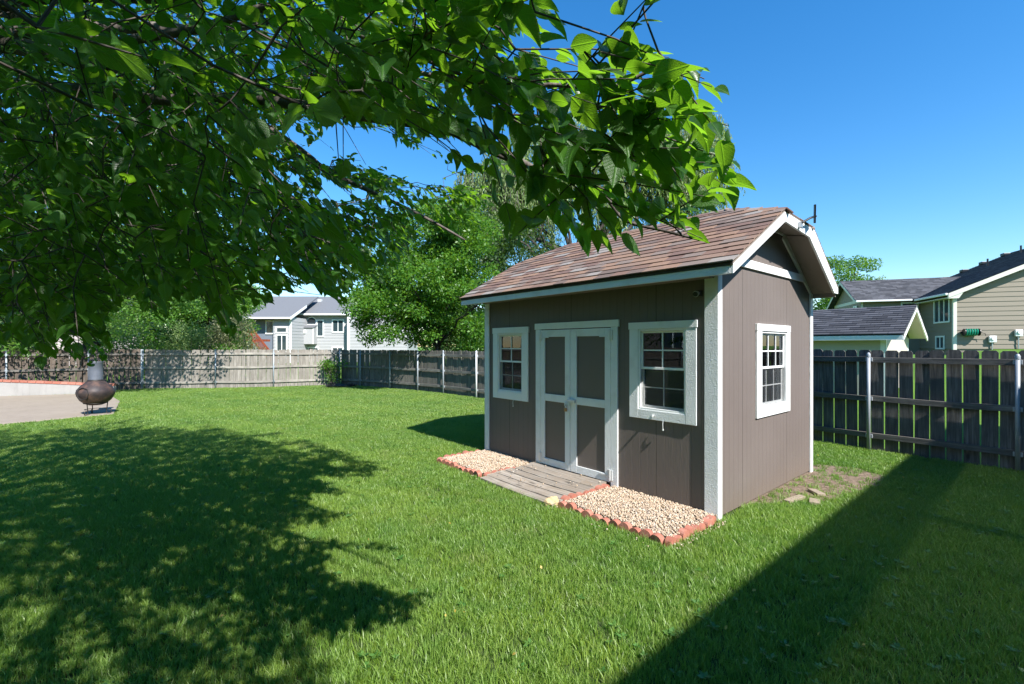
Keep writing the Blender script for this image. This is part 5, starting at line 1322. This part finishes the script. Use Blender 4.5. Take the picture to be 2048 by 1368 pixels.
# ------------------------------------------------------------------ grass
def tuft(name, nb, rad, h0, h1, wd_):
    V = []; Fs = []; Fq = []; at_ = []
    for i in range(nb):
        a = random.uniform(0,2*math.pi); r_ = rad*math.sqrt(random.random()); bx_, by_ = r_*math.cos(a), r_*math.sin(a)
        fa = random.uniform(0,2*math.pi); h = random.uniform(h0,h1); lean = random.uniform(.15,1.0)*h; la = random.uniform(0,2*math.pi)
        dx, dy = math.cos(fa)*wd_/2, math.sin(fa)*wd_/2; lx, ly = math.cos(la)*lean, math.sin(la)*lean
        n0 = len(V); V += [(bx_-dx,by_-dy,-.005),(bx_+dx,by_+dy,-.005),(bx_+dx*.8+lx*.35,by_+dy*.8+ly*.35,h*.6),(bx_-dx*.8+lx*.35,by_-dy*.8+ly*.35,h*.6),(bx_+lx,by_+ly,h)]
        Fs += [(n0,n0+1,n0+2),(n0,n0+2,n0+3),(n0+3,n0+2,n0+4)]; at_ += [random.random()]*5
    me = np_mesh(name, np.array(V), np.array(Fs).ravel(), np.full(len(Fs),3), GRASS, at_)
    return bpy.data.objects.new(name, me)
def grass_points(rings):
    out_p = []; out_s = []
    for (y0, y1, dens, xl) in rings:
        xw = 1.2*y1+xl; area = (y1-y0)*2*xw; n = int(area*dens)
        X_ = rng.uniform(-xw, xw, n); Y_ = rng.uniform(y0,y1,n)
        m_ = (np.abs(X_) < 1.2*Y_+xl)
        X_, Y_ = X_[m_], Y_[m_]
        dx = X_-C0.x; dy = Y_-C0.y; U = dx*FD.x+dy*FD.y; V_ = dx*SD.x+dy*SD.y
        bad = (U > -.04)&(U < LN+.04)&(V_ > -.03)&(V_ < WD+.03)
        bad |= (U > -.05)&(U < 3.72)&(V_ > -.93)&(V_ < 0)
        bad |= inpoly_np(X_, Y_, PATIO)
        d_ = inpoly_np(U, V_, DIRTP); bad |= d_ & (rng.random(len(X_)) < .82)
        # inside the yard only
        YARD = [(-25,-6),(-25,5),(-21.3,12.9),(-19.3,14.3),(-16.9,14.75)]+[(-14.1,17.7),(-11.6,18.0),(-9.6,18.5),(-7.3,19.5)]+[(a,b-.05) for a,b in SF[1:]]+[(a-.03,b-.05) for a,b in RF[1:]]+[(9.9,-6)]
        bad |= ~inpoly_np(X_, Y_, YARD)
        X_, Y_ = X_[~bad], Y_[~bad]
        out_p.append(np.stack([X_,Y_,np.zeros(len(X_))],-1)); 
    return out_p
def grass_layer(name, P_, tufts, smin, smax, parent=None):
    me = bpy.data.meshes.new(name); me.vertices.add(len(P_)); me.vertices.foreach_set('co', P_.astype(np.float32).ravel()); me.update()
    o = bpy.data.objects.new(name, me); COL.objects.link(o)
    g = bpy.data.node_groups.new(name, 'GeometryNodeTree')
    g.interface.new_socket('Geometry', in_out='INPUT', socket_type='NodeSocketGeometry'); g.interface.new_socket('Geometry', in_out='OUTPUT', socket_type='NodeSocketGeometry')
    ni = g.nodes.new('NodeGroupInput'); no = g.nodes.new('NodeGroupOutput')
    inst_ = g.nodes.new('GeometryNodeInstanceOnPoints'); j = g.nodes.new('GeometryNodeGeometryToInstance')
    for t_ in tufts:
        oi = g.nodes.new('GeometryNodeObjectInfo'); oi.inputs['Object'].default_value = t_; oi.inputs['As Instance'].default_value = False; g.links.new(oi.outputs['Geometry'], j.inputs[0])
    g.links.new(ni.outputs[0], inst_.inputs['Points']); g.links.new(j.outputs[0], inst_.inputs['Instance']); inst_.inputs['Pick Instance'].default_value = True
    rv = g.nodes.new('FunctionNodeRandomValue'); rv.data_type = 'FLOAT_VECTOR'; rv.inputs[0].default_value = (-.12,-.12,0); rv.inputs[1].default_value = (.12,.12,6.283)
    rs = g.nodes.new('FunctionNodeRandomValue'); rs.data_type = 'FLOAT'; rs.inputs[2].default_value = smin; rs.inputs[3].default_value = smax; rs.inputs['Seed'].default_value = 4
    g.links.new(rv.outputs[0], inst_.inputs['Rotation']); g.links.new(rs.outputs[1], inst_.inputs['Scale']); g.links.new(inst_.outputs[0], no.inputs[0])
    md = o.modifiers.new('grass', 'NODES'); md.node_group = g
    tag(o, None, None, kind='stuff'); return o
near, mid_, far_ = grass_points([(1.2,5.2,1300,3.2),(5.2,9.5,580,2.6),(9.5,20,205,1.6)])
behind = grass_points([(-4,1.2,120,5.0)])[0]
print('grass', len(near), len(mid_), len(far_))
tn = [tuft('tuft', 15, .034, .018, .05, .0036) for _ in range(6)]
tm = [tuft('tuft', 22, .05, .018, .048, .005) for _ in range(5)]
tf = [tuft('tuft', 34, .085, .018, .044, .008) for _ in range(4)]
g1 = grass_layer('grass', near, tn, .7, 1.35); tag(g1, 'foreground lawn grass, individual blades visible', 'grass')
g2 = grass_layer('grass', mid_, tm, .7, 1.3); tag(g2, 'middle lawn grass around the shed', 'grass')
g3 = grass_layer('grass', np.concatenate([far_, behind]), tf, .7, 1.25); tag(g3, 'far lawn grass up to the back fence', 'grass')

# ------------------------------------------------------------------ broad-leaved weeds and fallen leaves in the lawn
def m_weed(name, a, b): return m_leaf(name, a, b, (.3,.5,.05), .3, .45)
WEED = m_weed('weed_leaf', (.05,.14,.025), (.12,.24,.05)); FALL = m_weed('fallen_leaf', (.5,.38,.06), (.35,.2,.06))
def lawn_spots(n, y0, y1, bias=None):
    out = []
    while len(out) < n:
        y = rng.uniform(y0, y1); x = rng.uniform(-1.15,1.15)*y; u, v = to_uv(x, y)
        if -.8 < u < 3.9 and -1.05 < v < 3.0: continue
        if inpoly(x, y, PATIO) or v > 4.4: continue
        if bias and rng.random() > bias(x, y): continue
        out.append((x, y))
    return out
M = []
for (x, y) in lawn_spots(420, 1.9, 9.5, lambda x, y: 1.0 if x > .5 and to_uv(x,y)[0] < -.3 else .3):
    k = rng.integers(5, 9); s_ = rng.uniform(.018,.034)
    for i in range(k):
        a = i*2*math.pi/k+rng.uniform(-.3,.3); d = np.array([math.cos(a), math.sin(a), rng.uniform(.15,.6)]); d /= np.linalg.norm(d)
        n_ = np.array([0,0,1.0])+rng.normal(size=3)*.2; n_ -= d*n_.dot(d); n_ /= np.linalg.norm(n_); b = np.cross(n_, d)
        m = np.zeros((3,4)); m[:,0] = d*s_*1.3; m[:,1] = b*s_*1.2; m[:,2] = n_*s_; m[:,3] = (x, y, rng.uniform(.018,.032)); M.append(m)
M = np.array(M); me = stamp(SMALL_V, SMALL_F, M, 'weeds', WEED, rng.random(len(M))); o = bpy.data.objects.new('weeds', me); COL.objects.link(o); tag(o, 'clover and broad-leaved weeds scattered in the lawn', 'weeds', kind='stuff')
M = []
for (x, y) in lawn_spots(70, 2.0, 9):
    f = rot_frames(1, None, 1.5)[0]; m = np.zeros((3,4)); m[:,:3] = f*rng.uniform(.018,.035); m[:,3] = (x, y, rng.uniform(.035,.05)); M.append(m)
M = np.array(M); me = stamp(SMALL_V*np.array([1,1.3,1]), SMALL_F, M, 'fallen_leaves', FALL, rng.random(len(M))); o = bpy.data.objects.new('fallen_leaves', me); COL.objects.link(o); tag(o, 'small yellow and brown fallen leaves on the lawn', 'fallen leaves', kind='stuff')
